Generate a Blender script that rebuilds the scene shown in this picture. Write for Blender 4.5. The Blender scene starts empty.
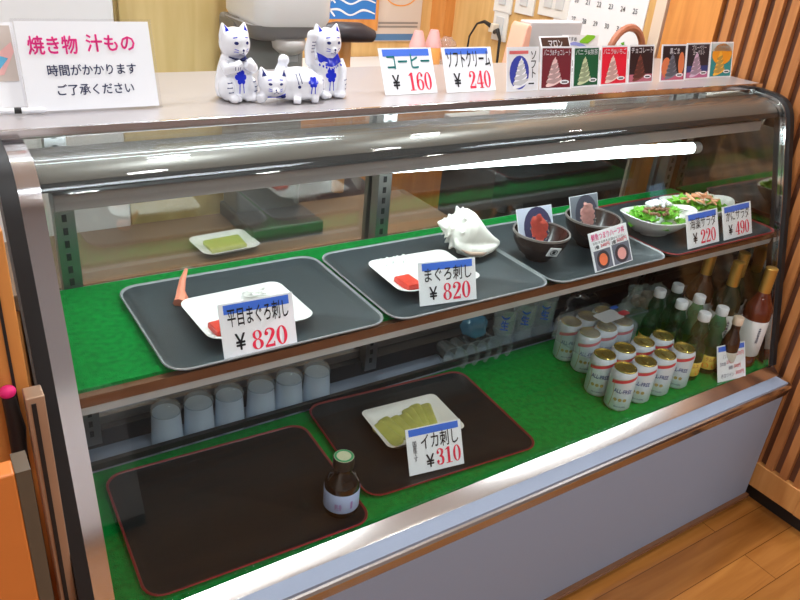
import bpy, bmesh, math, random
from mathutils import Vector, Matrix, noise
from mathutils.bvhtree import BVHTree
random.seed(7)
SC = bpy.context.scene
COL = SC.collection
PI = math.pi
SC.view_settings.view_transform = 'Standard'
SC.view_settings.look = 'None'
SC.view_settings.gamma = 1
SC.view_settings.use_curve_mapping = False
SC.view_settings.exposure = -0.1
SC.cycles.transparent_max_bounces = 32
SC.cycles.max_bounces = 10

# ------------------------------------------------------------------ materials
MATS = {}
def newmat(name):
    m = bpy.data.materials.new(name); m.use_nodes = True
    nt = m.node_tree; nt.nodes.clear()
    out = nt.nodes.new('ShaderNodeOutputMaterial')
    return m, nt, out
def pbr(name, col, rough=.5, metal=0, spec=.5, emit=None, es=0, var=0, vscale=40, bump=0, bscale=80, coat=0, aniso=None, sss=0):
    """principled surface; var mixes a darker noise into the colour, bump adds grain"""
    if name in MATS: return MATS[name]
    m, nt, out = newmat(name)
    b = nt.nodes.new('ShaderNodeBsdfPrincipled')
    nt.links.new(b.outputs[0], out.inputs[0])
    b.inputs['Base Color'].default_value = (*col, 1)
    b.inputs['Roughness'].default_value = rough
    b.inputs['Metallic'].default_value = metal
    b.inputs['Specular IOR Level'].default_value = spec
    b.inputs['Coat Weight'].default_value = coat
    if emit:
        b.inputs['Emission Color'].default_value = (*emit, 1); b.inputs['Emission Strength'].default_value = es
    tc = nt.nodes.new('ShaderNodeTexCoord')
    if var:
        n = nt.nodes.new('ShaderNodeTexNoise'); n.inputs['Scale'].default_value = vscale; n.inputs['Detail'].default_value = 4
        r = nt.nodes.new('ShaderNodeMix'); r.data_type = 'RGBA'
        r.inputs[6].default_value = (*[c*(1-var) for c in col], 1)
        r.inputs[7].default_value = (*[min(1, c*(1+var)) for c in col], 1)
        nt.links.new(tc.outputs['Object'], n.inputs['Vector'])
        nt.links.new(n.outputs[0], r.inputs[0]); nt.links.new(r.outputs[2], b.inputs['Base Color'])
    if bump:
        n2 = nt.nodes.new('ShaderNodeTexNoise'); n2.inputs['Scale'].default_value = bscale; n2.inputs['Detail'].default_value = 3
        bp = nt.nodes.new('ShaderNodeBump'); bp.inputs['Strength'].default_value = bump; bp.inputs['Distance'].default_value = .004
        nt.links.new(tc.outputs['Object'], n2.inputs['Vector'])
        nt.links.new(n2.outputs[0], bp.inputs['Height']); nt.links.new(bp.outputs[0], b.inputs['Normal'])
    MATS[name] = m
    return m
def glassy(name, col=(1, 1, 1), body=(1, 1, 1), bodyw=0.0, ior=1.5, rough=.0):
    """thin clear sheet or vessel wall: fresnel reflection over tinted see-through, plus some milky body"""
    if name in MATS: return MATS[name]
    m, nt, out = newmat(name)
    t = nt.nodes.new('ShaderNodeBsdfTransparent'); t.inputs[0].default_value = (*col, 1)
    g = nt.nodes.new('ShaderNodeBsdfGlossy'); g.inputs['Roughness'].default_value = rough
    lw = nt.nodes.new('ShaderNodeLayerWeight'); lw.inputs[0].default_value = .5
    pw_ = nt.nodes.new('ShaderNodeMath'); pw_.operation = 'POWER'; pw_.inputs[1].default_value = 5
    nt.links.new(lw.outputs['Facing'], pw_.inputs[0])
    f0 = ((ior-1)/(ior+1))**2
    f = nt.nodes.new('ShaderNodeMath'); f.operation = 'MULTIPLY_ADD'; f.inputs[1].default_value = 1-f0; f.inputs[2].default_value = f0
    nt.links.new(pw_.outputs[0], f.inputs[0])
    d = nt.nodes.new('ShaderNodeBsdfPrincipled'); d.inputs['Base Color'].default_value = (*body, 1); d.inputs['Roughness'].default_value = .35
    mx = nt.nodes.new('ShaderNodeMixShader'); mx.inputs[0].default_value = bodyw
    nt.links.new(t.outputs[0], mx.inputs[1]); nt.links.new(d.outputs[0], mx.inputs[2])
    m2 = nt.nodes.new('ShaderNodeMixShader')
    nt.links.new(f.outputs[0], m2.inputs[0]); nt.links.new(mx.outputs[0], m2.inputs[1]); nt.links.new(g.outputs[0], m2.inputs[2])
    nt.links.new(m2.outputs[0], out.inputs[0])
    MATS[name] = m
    return m
def emis(name, col, s):
    if name in MATS: return MATS[name]
    m, nt, out = newmat(name)
    e = nt.nodes.new('ShaderNodeEmission'); e.inputs[0].default_value = (*col, 1); e.inputs[1].default_value = s
    nt.links.new(e.outputs[0], out.inputs[0]); MATS[name] = m
    return m
def wood(name, c1, c2, axis='Z', scale=6, rough=.45, plank=None):
    """wood grain stretched along an axis; plank=(length, width) lays boards along X"""
    if name in MATS: return MATS[name]
    m, nt, out = newmat(name)
    b = nt.nodes.new('ShaderNodeBsdfPrincipled'); nt.links.new(b.outputs[0], out.inputs[0])
    b.inputs['Roughness'].default_value = rough
    tc = nt.nodes.new('ShaderNodeTexCoord'); mp = nt.nodes.new('ShaderNodeMapping')
    s = [scale*5]*3; s['XYZ'.index(axis)] = scale*.45
    mp.inputs['Scale'].default_value = s
    nt.links.new(tc.outputs['Object'], mp.inputs[0])
    n = nt.nodes.new('ShaderNodeTexNoise'); n.inputs['Scale'].default_value = 1; n.inputs['Detail'].default_value = 6; n.inputs['Distortion'].default_value = .6
    nt.links.new(mp.outputs[0], n.inputs['Vector'])
    cr = nt.nodes.new('ShaderNodeValToRGB')
    cr.color_ramp.elements[0].position = .32; cr.color_ramp.elements[1].position = .68
    cr.color_ramp.elements[0].color = (*c1, 1); cr.color_ramp.elements[1].color = (*c2, 1)
    nt.links.new(n.outputs[0], cr.inputs[0])
    last = cr.outputs[0]
    if plank:
        br = nt.nodes.new('ShaderNodeTexBrick')
        br.inputs['Scale'].default_value = 1; br.inputs['Brick Width'].default_value = plank[0]; br.inputs['Row Height'].default_value = plank[1]
        br.inputs['Mortar Size'].default_value = .0012; br.inputs['Color1'].default_value = (1, 1, 1, 1); br.inputs['Color2'].default_value = (.78, .76, .74, 1)
        br.inputs['Mortar'].default_value = (.35, .3, .25, 1)
        nt.links.new(tc.outputs['Object'], br.inputs['Vector'])
        mu = nt.nodes.new('ShaderNodeMix'); mu.data_type = 'RGBA'; mu.blend_type = 'MULTIPLY'; mu.inputs[0].default_value = 1
        nt.links.new(last, mu.inputs[6]); nt.links.new(br.outputs[0], mu.inputs[7]); last = mu.outputs[2]
    nt.links.new(last, b.inputs['Base Color'])
    MATS[name] = m
    return m

# ------------------------------------------------------------------ mesh helpers
class MB:
    def __init__(s): s.v = []; s.f = []
    def add(s, vs, fs):
        o = len(s.v); s.v += [tuple(p) for p in vs]; s.f += [tuple(i+o for i in f) for f in fs]; return s
    def box(s, x0, x1, y0, y1, z0, z1):
        return s.add([(x0,y0,z0),(x1,y0,z0),(x1,y1,z0),(x0,y1,z0),(x0,y0,z1),(x1,y0,z1),(x1,y1,z1),(x0,y1,z1)],
              [(3,2,1,0),(4,5,6,7),(0,1,5,4),(1,2,6,5),(2,3,7,6),(3,0,4,7)])
    def loft(s, rings, cap0=True, cap1=True, closed=True):
        n = len(rings[0]); vs = [p for r in rings for p in r]; fs = []
        for a in range(len(rings)-1):
            for i in range(n if closed else n-1):
                j = (i+1) % n
                fs.append((a*n+i, a*n+j, (a+1)*n+j, (a+1)*n+i))
        if cap0: fs.append(tuple(reversed(range(n))))
        if cap1: fs.append(tuple(range((len(rings)-1)*n, len(rings)*n)))
        return s.add(vs, fs)
    def lathe(s, prof, c=(0,0,0), n=24, cap0=True, cap1=True, sx=1, sy=1):
        rings = [[(c[0]+r*sx*math.cos(2*PI*i/n), c[1]+r*sy*math.sin(2*PI*i/n), c[2]+z) for i in range(n)] for r, z in prof]
        return s.loft(rings, cap0, cap1)
    def prism_x(s, poly, x0, x1):        # poly of (y,z)
        return s.loft([[(x0,y,z) for y, z in poly], [(x1,y,z) for y, z in poly]])
    def prism_y(s, poly, y0, y1):        # poly of (x,z)
        return s.loft([[(x,y1,z) for x, z in poly], [(x,y0,z) for x, z in poly]])
    def tube(s, pts, r, n=8, cap=True):
        pts = [Vector(p) for p in pts]; rr = r if isinstance(r, (list, tuple)) else [r]*len(pts)
        rings = []; up = Vector((0,0,1))
        for i, p in enumerate(pts):
            t = (pts[min(i+1, len(pts)-1)]-pts[max(i-1, 0)]).normalized()
            a = t.cross(up)
            if a.length < .05: a = t.cross(Vector((0,1,0)))
            a.normalize(); b = a.cross(t).normalized(); up = b
            rings.append([p+(a*math.cos(2*PI*k/n)+b*math.sin(2*PI*k/n))*rr[i] for k in range(n)])
        return s.loft(rings, cap, cap)
    def ball(s, c, r, n=16, m=10, rot=None):
        r = r if isinstance(r, (list, tuple)) else (r, r, r)
        vs = []; M = rot or Matrix.Identity(3)
        for i in range(m+1):
            th = PI*i/m
            for k in range(n):
                ph = 2*PI*k/n
                q = M @ Vector((r[0]*max(math.sin(th),.001)*math.cos(ph), r[1]*max(math.sin(th),.001)*math.sin(ph), -r[2]*math.cos(th)))
                vs.append((c[0]+q.x, c[1]+q.y, c[2]+q.z))
        return s.loft([vs[i*n:(i+1)*n] for i in range(m+1)])
    def mesh(s, name):
        me = bpy.data.meshes.new(name); me.from_pydata(s.v, [], s.f)
        bm = bmesh.new(); bm.from_mesh(me); bmesh.ops.recalc_face_normals(bm, faces=bm.faces); bm.to_mesh(me); bm.free()
        return me
    def build(s, name, mat, parent=None, smooth=False, bevel=0, loc=None, rot=None, recalc=True):
        me = bpy.data.meshes.new(name); me.from_pydata(s.v, [], s.f)
        if recalc:
            bm = bmesh.new(); bm.from_mesh(me); bmesh.ops.recalc_face_normals(bm, faces=bm.faces); bm.to_mesh(me); bm.free()
        return link(name, me, mat, parent, smooth, bevel, loc, rot)
def link(name, me, mat, parent=None, smooth=False, bevel=0, loc=None, rot=None):
    o = bpy.data.objects.new(name, me); COL.objects.link(o)
    me.materials.append(mat)
    if smooth:
        me.shade_smooth()
        me.set_sharp_from_angle(angle=math.radians(40 if smooth is True else smooth))
    if bevel:
        b = o.modifiers.new('bevel', 'BEVEL'); b.width = bevel; b.segments = 3; b.limit_method = 'ANGLE'; b.angle_limit = math.radians(40)
        me.shade_smooth(); me.set_sharp_from_angle(angle=math.radians(40))
    if parent: o.parent = parent
    if loc: o.location = loc
    if rot: o.rotation_euler = rot
    return o
def remesh(mb, voxel, name='blob', smooth_it=6):
    """fuse overlapping closed shapes into one continuous surface"""
    me = mb.mesh(name); o = bpy.data.objects.new(name, me); COL.objects.link(o)
    r = o.modifiers.new('r', 'REMESH'); r.mode = 'VOXEL'; r.voxel_size = voxel
    s = o.modifiers.new('s', 'SMOOTH'); s.iterations = smooth_it; s.factor = .5
    m2 = bpy.data.meshes.new_from_object(o.evaluated_get(bpy.context.evaluated_depsgraph_get()))
    bpy.data.objects.remove(o); bpy.data.meshes.remove(me)
    m2.shade_smooth()
    return m2
def tag(o, label, cat, group=None, kind=None):
    o['label'] = label; o['category'] = cat
    if group: o['group'] = group
    if kind: o['kind'] = kind
    return o
def thing(name, label, cat, loc=(0,0,0), rot=(0,0,0), group=None):
    o = bpy.data.objects.new(name, None); COL.objects.link(o); o.empty_display_size = .02
    o.location = loc; o.rotation_euler = rot
    return tag(o, label, cat, group)
def struct(o):
    o['kind'] = 'structure'; return o
def kids(o): return [c for c in bpy.data.objects if c.parent == o]
def copy_tree(o, loc=None, rot=None, label=None, parent=None):
    c = o.copy(); COL.objects.link(c); c.parent = parent
    if loc: c.location = loc
    if rot: c.rotation_euler = rot
    if label: c['label'] = label
    for k in kids(o): copy_tree(k, parent=c)
    return c
def ease(a, b, t): return a+(b-a)*t

# ------------------------------------------------------------------ lettering
_tc = {}
def text_geo(body, bold=.0):
    key = (body, bold)
    if key in _tc: return _tc[key]
    cu = bpy.data.curves.new('t', 'FONT'); cu.body = body; cu.align_x = 'CENTER'; cu.resolution_u = 2
    if '\n' in body: cu.space_line = .85
    o = bpy.data.objects.new('t', cu); COL.objects.link(o)
    me = bpy.data.meshes.new_from_object(o.evaluated_get(bpy.context.evaluated_depsgraph_get()))
    vs = [(v.co.x, v.co.y) for v in me.vertices]; fs = [tuple(p.vertices) for p in me.polygons]
    bpy.data.objects.remove(o); bpy.data.curves.remove(cu); bpy.data.meshes.remove(me)
    x0 = min(v[0] for v in vs); x1 = max(v[0] for v in vs); y0 = min(v[1] for v in vs); y1 = max(v[1] for v in vs)
    vs = [((x-x0)/(x1-x0), (y-y0)/(y1-y0)) for x, y in vs]
    if bold:                                     # heavier pen: strike the glyphs several times, slightly shifted
        n = len(vs); dx = bold*.75/(x1-x0); dy = bold*.75/(y1-y0); v2 = []; f2 = []
        for k, (a, b) in enumerate(((-1,0),(1,0),(0,-1),(0,1))):
            v2 += [(x+a*dx, y+b*dy) for x, y in vs]; f2 += [tuple(i+k*n for i in f) for f in fs]
        vs, fs = v2, f2
    _tc[key] = (vs, fs)
    return _tc[key]
def stroke2(pts, ws, n=8):
    """thick-and-thin pen stroke through points -> (verts, faces)"""
    P = [Vector(p) for p in pts]; out = []; W = []
    for i in range(len(P)-1):
        p0 = P[max(i-1,0)]; p1 = P[i]; p2 = P[i+1]; p3 = P[min(i+2,len(P)-1)]
        for k in range(n):
            t = k/n
            out.append(.5*((2*p1)+(p2-p0)*t+(2*p0-5*p1+4*p2-p3)*t*t+(3*p1-p0-3*p2+p3)*t**3)); W.append(ease(ws[i], ws[i+1], t))
    out.append(P[-1]); W.append(ws[-1])
    vs = []; fs = []
    for i, p in enumerate(out):
        d = out[min(i+1,len(out)-1)]-out[max(i-1,0)]; d.normalize(); nn = Vector((-d.y, d.x))*W[i]/2
        vs += [tuple(p+nn), tuple(p-nn)]
        if i: fs.append((2*i-2, 2*i-1, 2*i+1, 2*i))
    return vs, fs
def ring2(cx, cy, rx, ry, ix, iy, n=28):
    vs = []; fs = []
    for i in range(n):
        a = 2*PI*i/n; c, s = math.cos(a), math.sin(a)
        vs += [(cx+rx*c, cy+ry*s), (cx+ix*c, cy+iy*s)]
        j = (i+1) % n; fs.append((2*i, 2*i+1, 2*j+1, 2*j))
    return vs, fs
def disc2(cx, cy, rx, ry=None, n=20):
    ry = ry or rx
    return [(cx+rx*math.cos(2*PI*i/n), cy+ry*math.sin(2*PI*i/n)) for i in range(n)], [tuple(range(n))]
def rect2(x0, x1, y0, y1): return [(x0,y0),(x1,y0),(x1,y1),(x0,y1)], [(0,1,2,3)]
def digit(d):
    if d == '0': return [ring2(.3,.5,.3,.5,.13,.45)]
    if d == '1': return [rect2(.21,.4,.0,1), rect2(.06,.55,0,.05), ([(.06,.82),(.06,.86),(.25,1),(.25,.86)], [(0,1,2,3)])]
    if d == '2': return [stroke2([(.06,.72),(.14,.92),(.3,.97),(.47,.87),(.49,.7),(.36,.45),(.12,.17),(.04,.06)], [.08,.07,.06,.15,.19,.15,.06,.05]), rect2(.03,.56,0,.14), disc2(.13,.73,.1), rect2(.5,.56,.0,.26)]
    if d == '3': return [stroke2([(.06,.78),(.14,.93),(.28,.97),(.44,.88),(.46,.74),(.38,.58),(.22,.53)], [.08,.06,.06,.15,.18,.12,.05]),
                         stroke2([(.22,.53),(.44,.47),(.5,.27),(.44,.08),(.28,.03),(.12,.07),(.05,.22)], [.05,.14,.19,.13,.06,.06,.08]), disc2(.12,.76,.09), disc2(.11,.22,.1)]
    if d == '4': return [rect2(.33,.5,0,1), stroke2([(.42,.98),(.22,.64),(.02,.27)], [.07,.06,.06],2), rect2(0,.6,.24,.31), rect2(.22,.6,0,.05)]
    if d == '6': return [ring2(.3,.31,.3,.31,.13,.26), stroke2([(.5,.84),(.42,.95),(.28,.96),(.12,.75),(.08,.4)], [.08,.06,.06,.15,.17]), disc2(.47,.83,.09)]
    if d == '8': return [ring2(.3,.76,.25,.24,.11,.2), ring2(.3,.27,.3,.27,.13,.23)]
    if d == '9': return [([(.6-x,1-y) for x, y in v], f) for v, f in digit('6')]
    return [rect2(.1,.5,.4,.5)]
class Flat:
    """flat marks on a face: local x right, z up; lies a hair in front (-y) of y=0"""
    def __init__(s): s.mb = MB()
    def add(s, vs, fs, y=0): s.mb.add([(x, y, z) for x, z in vs], fs); return s
    def text(s, body, x0, x1, z0, z1, bold=0):
        v, f = text_geo(body, bold); return s.add([(ease(x0,x1,a), ease(z0,z1,b)) for a, b in v], f)
    def number(s, body, x0, x1, z0, z1):
        w = (x1-x0)/len(body)
        for i, d in enumerate(body):
            for v, f in digit(d): s.add([(x0+w*(i+.04+a/.6*.9), ease(z0,z1,b)) for a, b in v], f)
        return s
    def rect(s, x0, x1, z0, z1): v, f = rect2(x0,x1,z0,z1); return s.add(v, f)
    def poly(s, pts): return s.add(pts, [tuple(range(len(pts)))])
    def shape(s, vf): return s.add(*vf)
    def build(s, name, mat, parent, off=.0008):
        # give the ink a small real thickness
        n = len(s.mb.v); top = [(x,-off-.0003,z) for x,y,z in s.mb.v]
        me = bpy.data.meshes.new(name); me.from_pydata(top, [], s.mb.f)
        return link(name, me, mat, parent)

M = dict(
 white=pbr('white_card', (.86,.88,.92), .35), paper=pbr('white_paper', (.82,.82,.84), .6), blue=pbr('blue_print', (.045,.16,.72), .45),
 black=pbr('black_print', (.012,.012,.018), .5), red=pbr('red_print', (.82,.02,.07), .5), pink=pbr('pink_print', (.95,.03,.33), .5), teal=pbr('teal_print', (.0,.3,.3), .5),
 navy=pbr('navy_print', (.02,.03,.12), .5),
 chrome=pbr('polished_chrome', (.78,.78,.8), .12, 1, bump=.02, bscale=12), steel=pbr('brushed_steel', (.50,.47,.475), .33, .5, var=.06, vscale=5),
 dark=pbr('black_trim', (.012,.012,.013), .45), dchrome=pbr('dark_chrome', (.22,.22,.23), .15, 1),
 panel=pbr('grey_laminate', (.255,.30,.395), .55, var=.04, vscale=300), canopy=pbr('grey_beige_enamel', (.115,.105,.095), .32, .3),
 strip=pbr('grey_fixture', (.34,.33,.33), .4), turf=pbr('green_turf', (.0,.25,.036), .9, spec=.15, var=.6, vscale=85, bump=.9, bscale=420),
 glass=glassy('clear_pane', (.975,.99,.98)), curve=glassy('curved_pane', (.97,.99,.98), ior=1.37), wall=pbr('white_plaster', (.8,.79,.78), .8, var=.03),
 trayb=pbr('black_tray', (.008,.011,.013), .42, spec=.25, var=.3, vscale=120, bump=.22, bscale=520), trayu=pbr('black_tray_sheen', (.027,.038,.043), .38, var=.35, vscale=120, bump=.3, bscale=520), trayr=pbr('red_tray_edge', (.19,.015,.015), .3), trayg=pbr('grey_tray_edge', (.24,.26,.27), .22),
 porcelain=pbr('white_porcelain', (.86,.85,.82), .14, coat=.3), gold=pbr('gold_lid', (.62,.5,.16), .26, .85), can=pbr('pearl_can', (.74,.80,.88), .3, .2),
 wood=wood('orange_wood', (.55,.2,.045), (.72,.3,.075)), slat=wood('slat_wood', (.40,.15,.045), (.56,.235,.075)), slatd=wood('slat_gap_wood', (.12,.05,.028), (.19,.08,.045)),
 ply=wood('pale_ply', (.62,.36,.12), (.74,.47,.19), rough=.5), yell=wood('yellow_ply', (.68,.5,.2), (.78,.6,.28), rough=.5),
 floor=wood('floor_boards', (.30,.105,.02), (.45,.18,.04), 'X', 5, .22, (1.2,.1)), door=wood('door_wood', (.58,.25,.07), (.7,.34,.11), rough=.4),
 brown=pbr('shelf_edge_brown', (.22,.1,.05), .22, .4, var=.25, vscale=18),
)

# ------------------------------------------------------------------ camera
f_px = 745.0
yaw, pitch, roll = [math.radians(a) for a in (35.46, 27.39, 5.6)]
fwd = Vector((math.sin(yaw)*math.cos(pitch), math.cos(yaw)*math.cos(pitch), -math.sin(pitch)))
r0 = Vector((math.cos(yaw), -math.sin(yaw), 0)); u0 = r0.cross(fwd)
rt = r0*math.cos(roll)+u0*math.sin(roll); up = u0*math.cos(roll)-r0*math.sin(roll)
cd = bpy.data.cameras.new('camera'); cam = bpy.data.objects.new('camera', cd); COL.objects.link(cam)
cd.sensor_width = 36; cd.lens = f_px/800*36; cd.clip_start = .02
mw = Matrix((rt, up, -fwd)).transposed().to_4x4(); mw.translation = Vector((0, 0, 1.55)); cam.matrix_world = mw
SC.camera = cam

# ------------------------------------------------------------------ the room
XR = 2.06
def sbox(name, mat, *a, bevel=0): return struct(MB().box(*a).build(name, mat, bevel=bevel))
sbox('floor', M['floor'], -1.3, 5.1, -3.1, 2.9, -.05, 0)
sbox('ceiling', M['wall'], -1.3, 5.1, -3.1, 2.9, 2.5, 2.55)
sbox('wall_back', M['ply'], -1.3, 2.18, 2.8, 2.9, 0, 2.5)
sbox('wall_left', M['wall'], -1.3, -1.2, -3, 2.8, 0, 2.5)
sbox('wall_front', pbr('grey_wall', (.36,.33,.33), .8), -1.2, 5.1, -3.1, -3, 0, 2.5)
sbox('wall_right', M['ply'], XR, XR+.12, .62, 2.8, 0, 2.5)
sbox('wall_passage', M['wall'], XR+.12, 5.0, .62, .74, 0, 2.5)
w = MB(); 
w.box(5,5.1,-3,.62,0,1.215); w.box(5,5.1,-3,.62,1.37,2.5); w.box(5,5.1,-3,-1.93,1.215,1.37); w.box(5,5.1,-1.36,-1.33,1.215,1.37); w.box(5,5.1,-.78,.62,1.215,1.37)
struct(w.build('wall_far', M['slatd']))
blueglow = emis('added_blue_glow', (.42,.66,1), 2.2)  # unseen glowing panes, added to reflect in the front glass
for n, (a, b, c) in enumerate(((-1.93,-1.54,-1.36), (-1.33,-1.20,-.78)), 1):
    fr = MB(); 
    for y0, y1, z0, z1 in ((a,c,1.215,1.223),(a,c,1.362,1.37),(a,a+.012,1.215,1.37),(c-.012,c,1.215,1.37),(b,b+.03,1.215,1.37)): fr.box(5.02,5.06,y0,y1,z0,z1)
    fo = struct(fr.build('added_window_%d' % n, M['dark']))
    MB().box(5.065,5.07,a,c,1.215,1.37).build('pane', blueglow, fo)
# corner post, posts and slatted screen of the right-hand wall
struct(MB().box(XR-.05,XR,2.70,2.80,0,2.5).build('trim_1', M['wood']))
struct(MB().box(XR-.035,XR,1.49,1.585,0,2.5).build('trim_2', M['wood']))
struct(MB().box(XR-.03,XR,1.60,1.64,0,2.5).build('trim_3', pbr('pale_batten', (.72,.58,.46), .5)))
struct(MB().box(XR-.045,XR,1.40,1.485,0,2.5).build('trim_4', M['wood']))
scr = thing('slatted_screen', 'slatted brown wooden screen door at the right end of the showcase', 'screen', (XR,1.0,0))
s = MB(); s.box(-.05,0,-.36,.395,.06,.145); s.box(-.052,0,-.36,-.30,.06,2.3)
s.build('rail', M['door'], scr, bevel=.002)
MB().box(-.03,0,-.30,.395,.145,2.3).build('backing', M['slatd'], scr)
s = MB(); y = -.29
while y < .385:
    s.box(-.046,-.03,y,y+.024,.145,2.3); y += .046
s.build('slats', M['slat'], scr)
struct(MB().box(XR-.02,XR,.62,1.4,0,.06).build('baseboard_right', M['dark']))

# ------------------------------------------------------------------ the showcase
XL, XE = .115, 2.0
case = thing('refrigerated_showcase', 'long chilled glass display case with curved front, steel top and grey base', 'display case', (XL,.83,0))
def cp(mb, name, mat, parent=None, **k):
    """case part: built in room coordinates, stored relative to the case base"""
    mb.v = [(x-XL, y-.83, z) for x, y, z in mb.v]
    return mb.build(name, mat, parent or case, **k)
cp(MB().box(XL+.01,XE-.015,.84,1.56,.035,.455), 'base_panel', M['panel'])
cp(MB().box(XL+.01,XE-.015,.85,1.5,0,.034), 'plinth', M['dark'])
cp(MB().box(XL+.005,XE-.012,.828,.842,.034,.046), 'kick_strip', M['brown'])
sill = [(.905,.476),(.882,.4575),(.878,.455),(.856,.4515),(.850,.4515),(.842,.449),(.836,.445),(.833,.439),(.8325,.436),(.840,.408),(.86,.408),(.91,.45)]
cp(MB().prism_x(sill, XL-.01, XE+.0), 'sill', pbr('warm_chrome', (.66,.63,.60), .18, 1, bump=.015, bscale=9), smooth=14)
# curved front pane
G = [(1.21,1.200)]
B = [Vector((1.15,1.196)), Vector((1.105,1.192)), Vector((1.094,1.172)), Vector((1.078,1.115))]
for i in range(13):
    t = i/12; G.append(tuple(B[0]*(1-t)**3+3*B[1]*t*(1-t)**2+3*B[2]*t*t*(1-t)+B[3]*t**3))
G += [(1.026,.944),(.906,.478)]
def offset(prof, d):
    out = []
    for i, p in enumerate(prof):
        a = Vector(prof[max(i-1,0)]); b = Vector(prof[min(i+1,len(prof)-1)]); t = (b-a).normalized()
        out.append((p[0]-t.y*d*-1, p[1]+t.x*d*-1) if False else (p[0]+t.y*d, p[1]-t.x*d))
    return out
def band(d0, d1, prof=G): return offset(prof, d0)+list(reversed(offset(prof, d1)))
cp(MB().prism_x(band(0,-.006), XL+.03, XE-.03), 'front_glass', M['curve'], smooth=50)
for x0, x1, c0, c1, lab in ((XL,XL+.03,XL-.022,XL,'l'), (XE-.03,XE-.018,XE-.018,XE,'r')):
    cp(MB().prism_x(band(.004,-.012), x0, x1), 'end_frame', M['chrome'], smooth=50)
    cp(MB().prism_x(band(.010,-.035), c0, c1), 'end_cap', M['dark'], smooth=50)
endpoly = offset(G, -.014)+[(1.40,.476),(1.40,1.2)]
cp(MB().prism_x(endpoly, XL+.004, XL+.010), 'end_panel', pbr('mirror_steel', (.55,.58,.57), .08, 1))
cp(MB().prism_x(endpoly, XE-.012, XE-.006), 'end_mirror', pbr('dark_mirror', (.36,.32,.29), .06, 1))
# steel counter top
tp = MB(); tp.box(XL-.015,XE,1.203,1.56,1.203,1.2195); cp(tp, 'counter_top', M['steel'], bevel=.002)
cp(MB().box(XL-.015,XE,1.196,1.203,1.207,1.2205), 'top_edge', M['chrome'], bevel=.001)
# inside canopy, gasket, lamp fixture
cp(MB().prism_x([(1.20,1.190),(1.15,1.184),(1.125,1.177),(1.112,1.164),(1.2,1.164)], XL+.03, XE-.03), 'canopy', M['canopy'], smooth=50)
cp(MB().prism_x([(1.112,1.1635),(1.107,1.152),(1.2,1.152),(1.2,1.1635)], XL+.03, XE-.03), 'gasket', M['dark'])
cp(MB().box(.165,XE-.05,1.135,1.175,1.110,1.137), 'lamp_fixture', M['strip'], bevel=.002)
cp(MB().box(.165,XE-.05,1.20,1.215,1.06,1.2), 'lamp_bracket', M['strip']) if False else None
tube = cp(MB().tube([(.20,1.20,1.128),(1.76,1.20,1.058)], .0145, 16), 'lamp_tube', emis('tube_light', (.84,.96,1), 20), smooth=True)
cp(MB().tube([(1.76,1.20,1.058),(1.79,1.20,1.0566)], .0155, 16), 'tube_socket', M['strip'], smooth=True)
# rear frame and sliding doors
for x0 in (.20, .895, XE-.06):
    col = MB(); col.box(x0,x0+.035,1.385,1.415,.476,1.19)
    co = cp(col, 'pilaster', pbr('pilaster_steel', (.3,.3,.3), .3, .9))
    sl = MB()
    for k in range(26): sl.box(x0+.012,x0+.020,1.383,1.386,.50+k*.026,.514+k*.026)
    cp(sl, 'slots', M['dark'], co)
    co2 = kids(co)[0]
def door(x0, x1, y0):
    fr = MB(); z0, z1 = .50, 1.17
    for a, b, c, d in ((x0,x0+.022,z0,z1),(x1-.022,x1,z0,z1),(x0,x1,z0,z0+.02),(x0,x1,z1-.02,z1)): fr.box(a,b,y0,y0+.014,c,d)
    d = cp(fr, 'sliding_door', pbr('door_alu', (.35,.34,.33), .3, .8))
    cp(MB().box(x0+.022,x1-.022,y0+.004,y0+.009,z0+.02,z1-.02), 'door_glass', glassy('rear_pane', (.93,.95,.94), ior=2.3), d)
door(.15,.93,1.42); door(.90,XE-.02,1.44)
cp(MB().box(XL+.01,XE-.012,1.40,1.46,.456,.50), 'rear_track', M['dark'])
cp(MB().box(XL+.01,XE-.012,1.40,1.46,1.172,1.2), 'rear_head', M['strip'])
cp(MB().box(XL+.012,XE-.014,1.300,1.312,.477,.492), 'floor_rail', M['dark'])
# shelf
SZ = .852
cp(MB().box(XL+.022,XE-.02,1.03,1.395,.832,SZ), 'shelf', pbr('shelf_panel', (.4,.42,.42), .4))
cp(MB().prism_x([(1.018,.835),(1.016,SZ+.003),(1.03,SZ+.003),(1.03,.835)], XL+.022, XE-.02), 'shelf_edge', M['brown'])  # brown stands in for wood reflected in the shelf edge
cp(MB().prism_x([(1.020,.8345),(1.024,.817),(1.06,.817),(1.06,.8345)], XL+.022, XE-.02), 'shelf_nosing', pbr('nosing_grey', (.62,.66,.70), .3, .3))
# turf mats
tm = MB().box(XL+.02,XE-.016,.91,1.298,.4562,.474).build('turf_mat', M['turf']); tag(tm, 'green artificial turf lining the bottom floor of the showcase', 'turf mat')
tm2 = MB().box(XL+.026,XE-.024,1.032,1.378,SZ+.0005,SZ+.008).build('turf_mat', M['turf']); tag(tm2, 'green artificial turf lining the upper shelf under the trays', 'turf mat')
S0 = SZ+.008; F0 = .474
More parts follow.
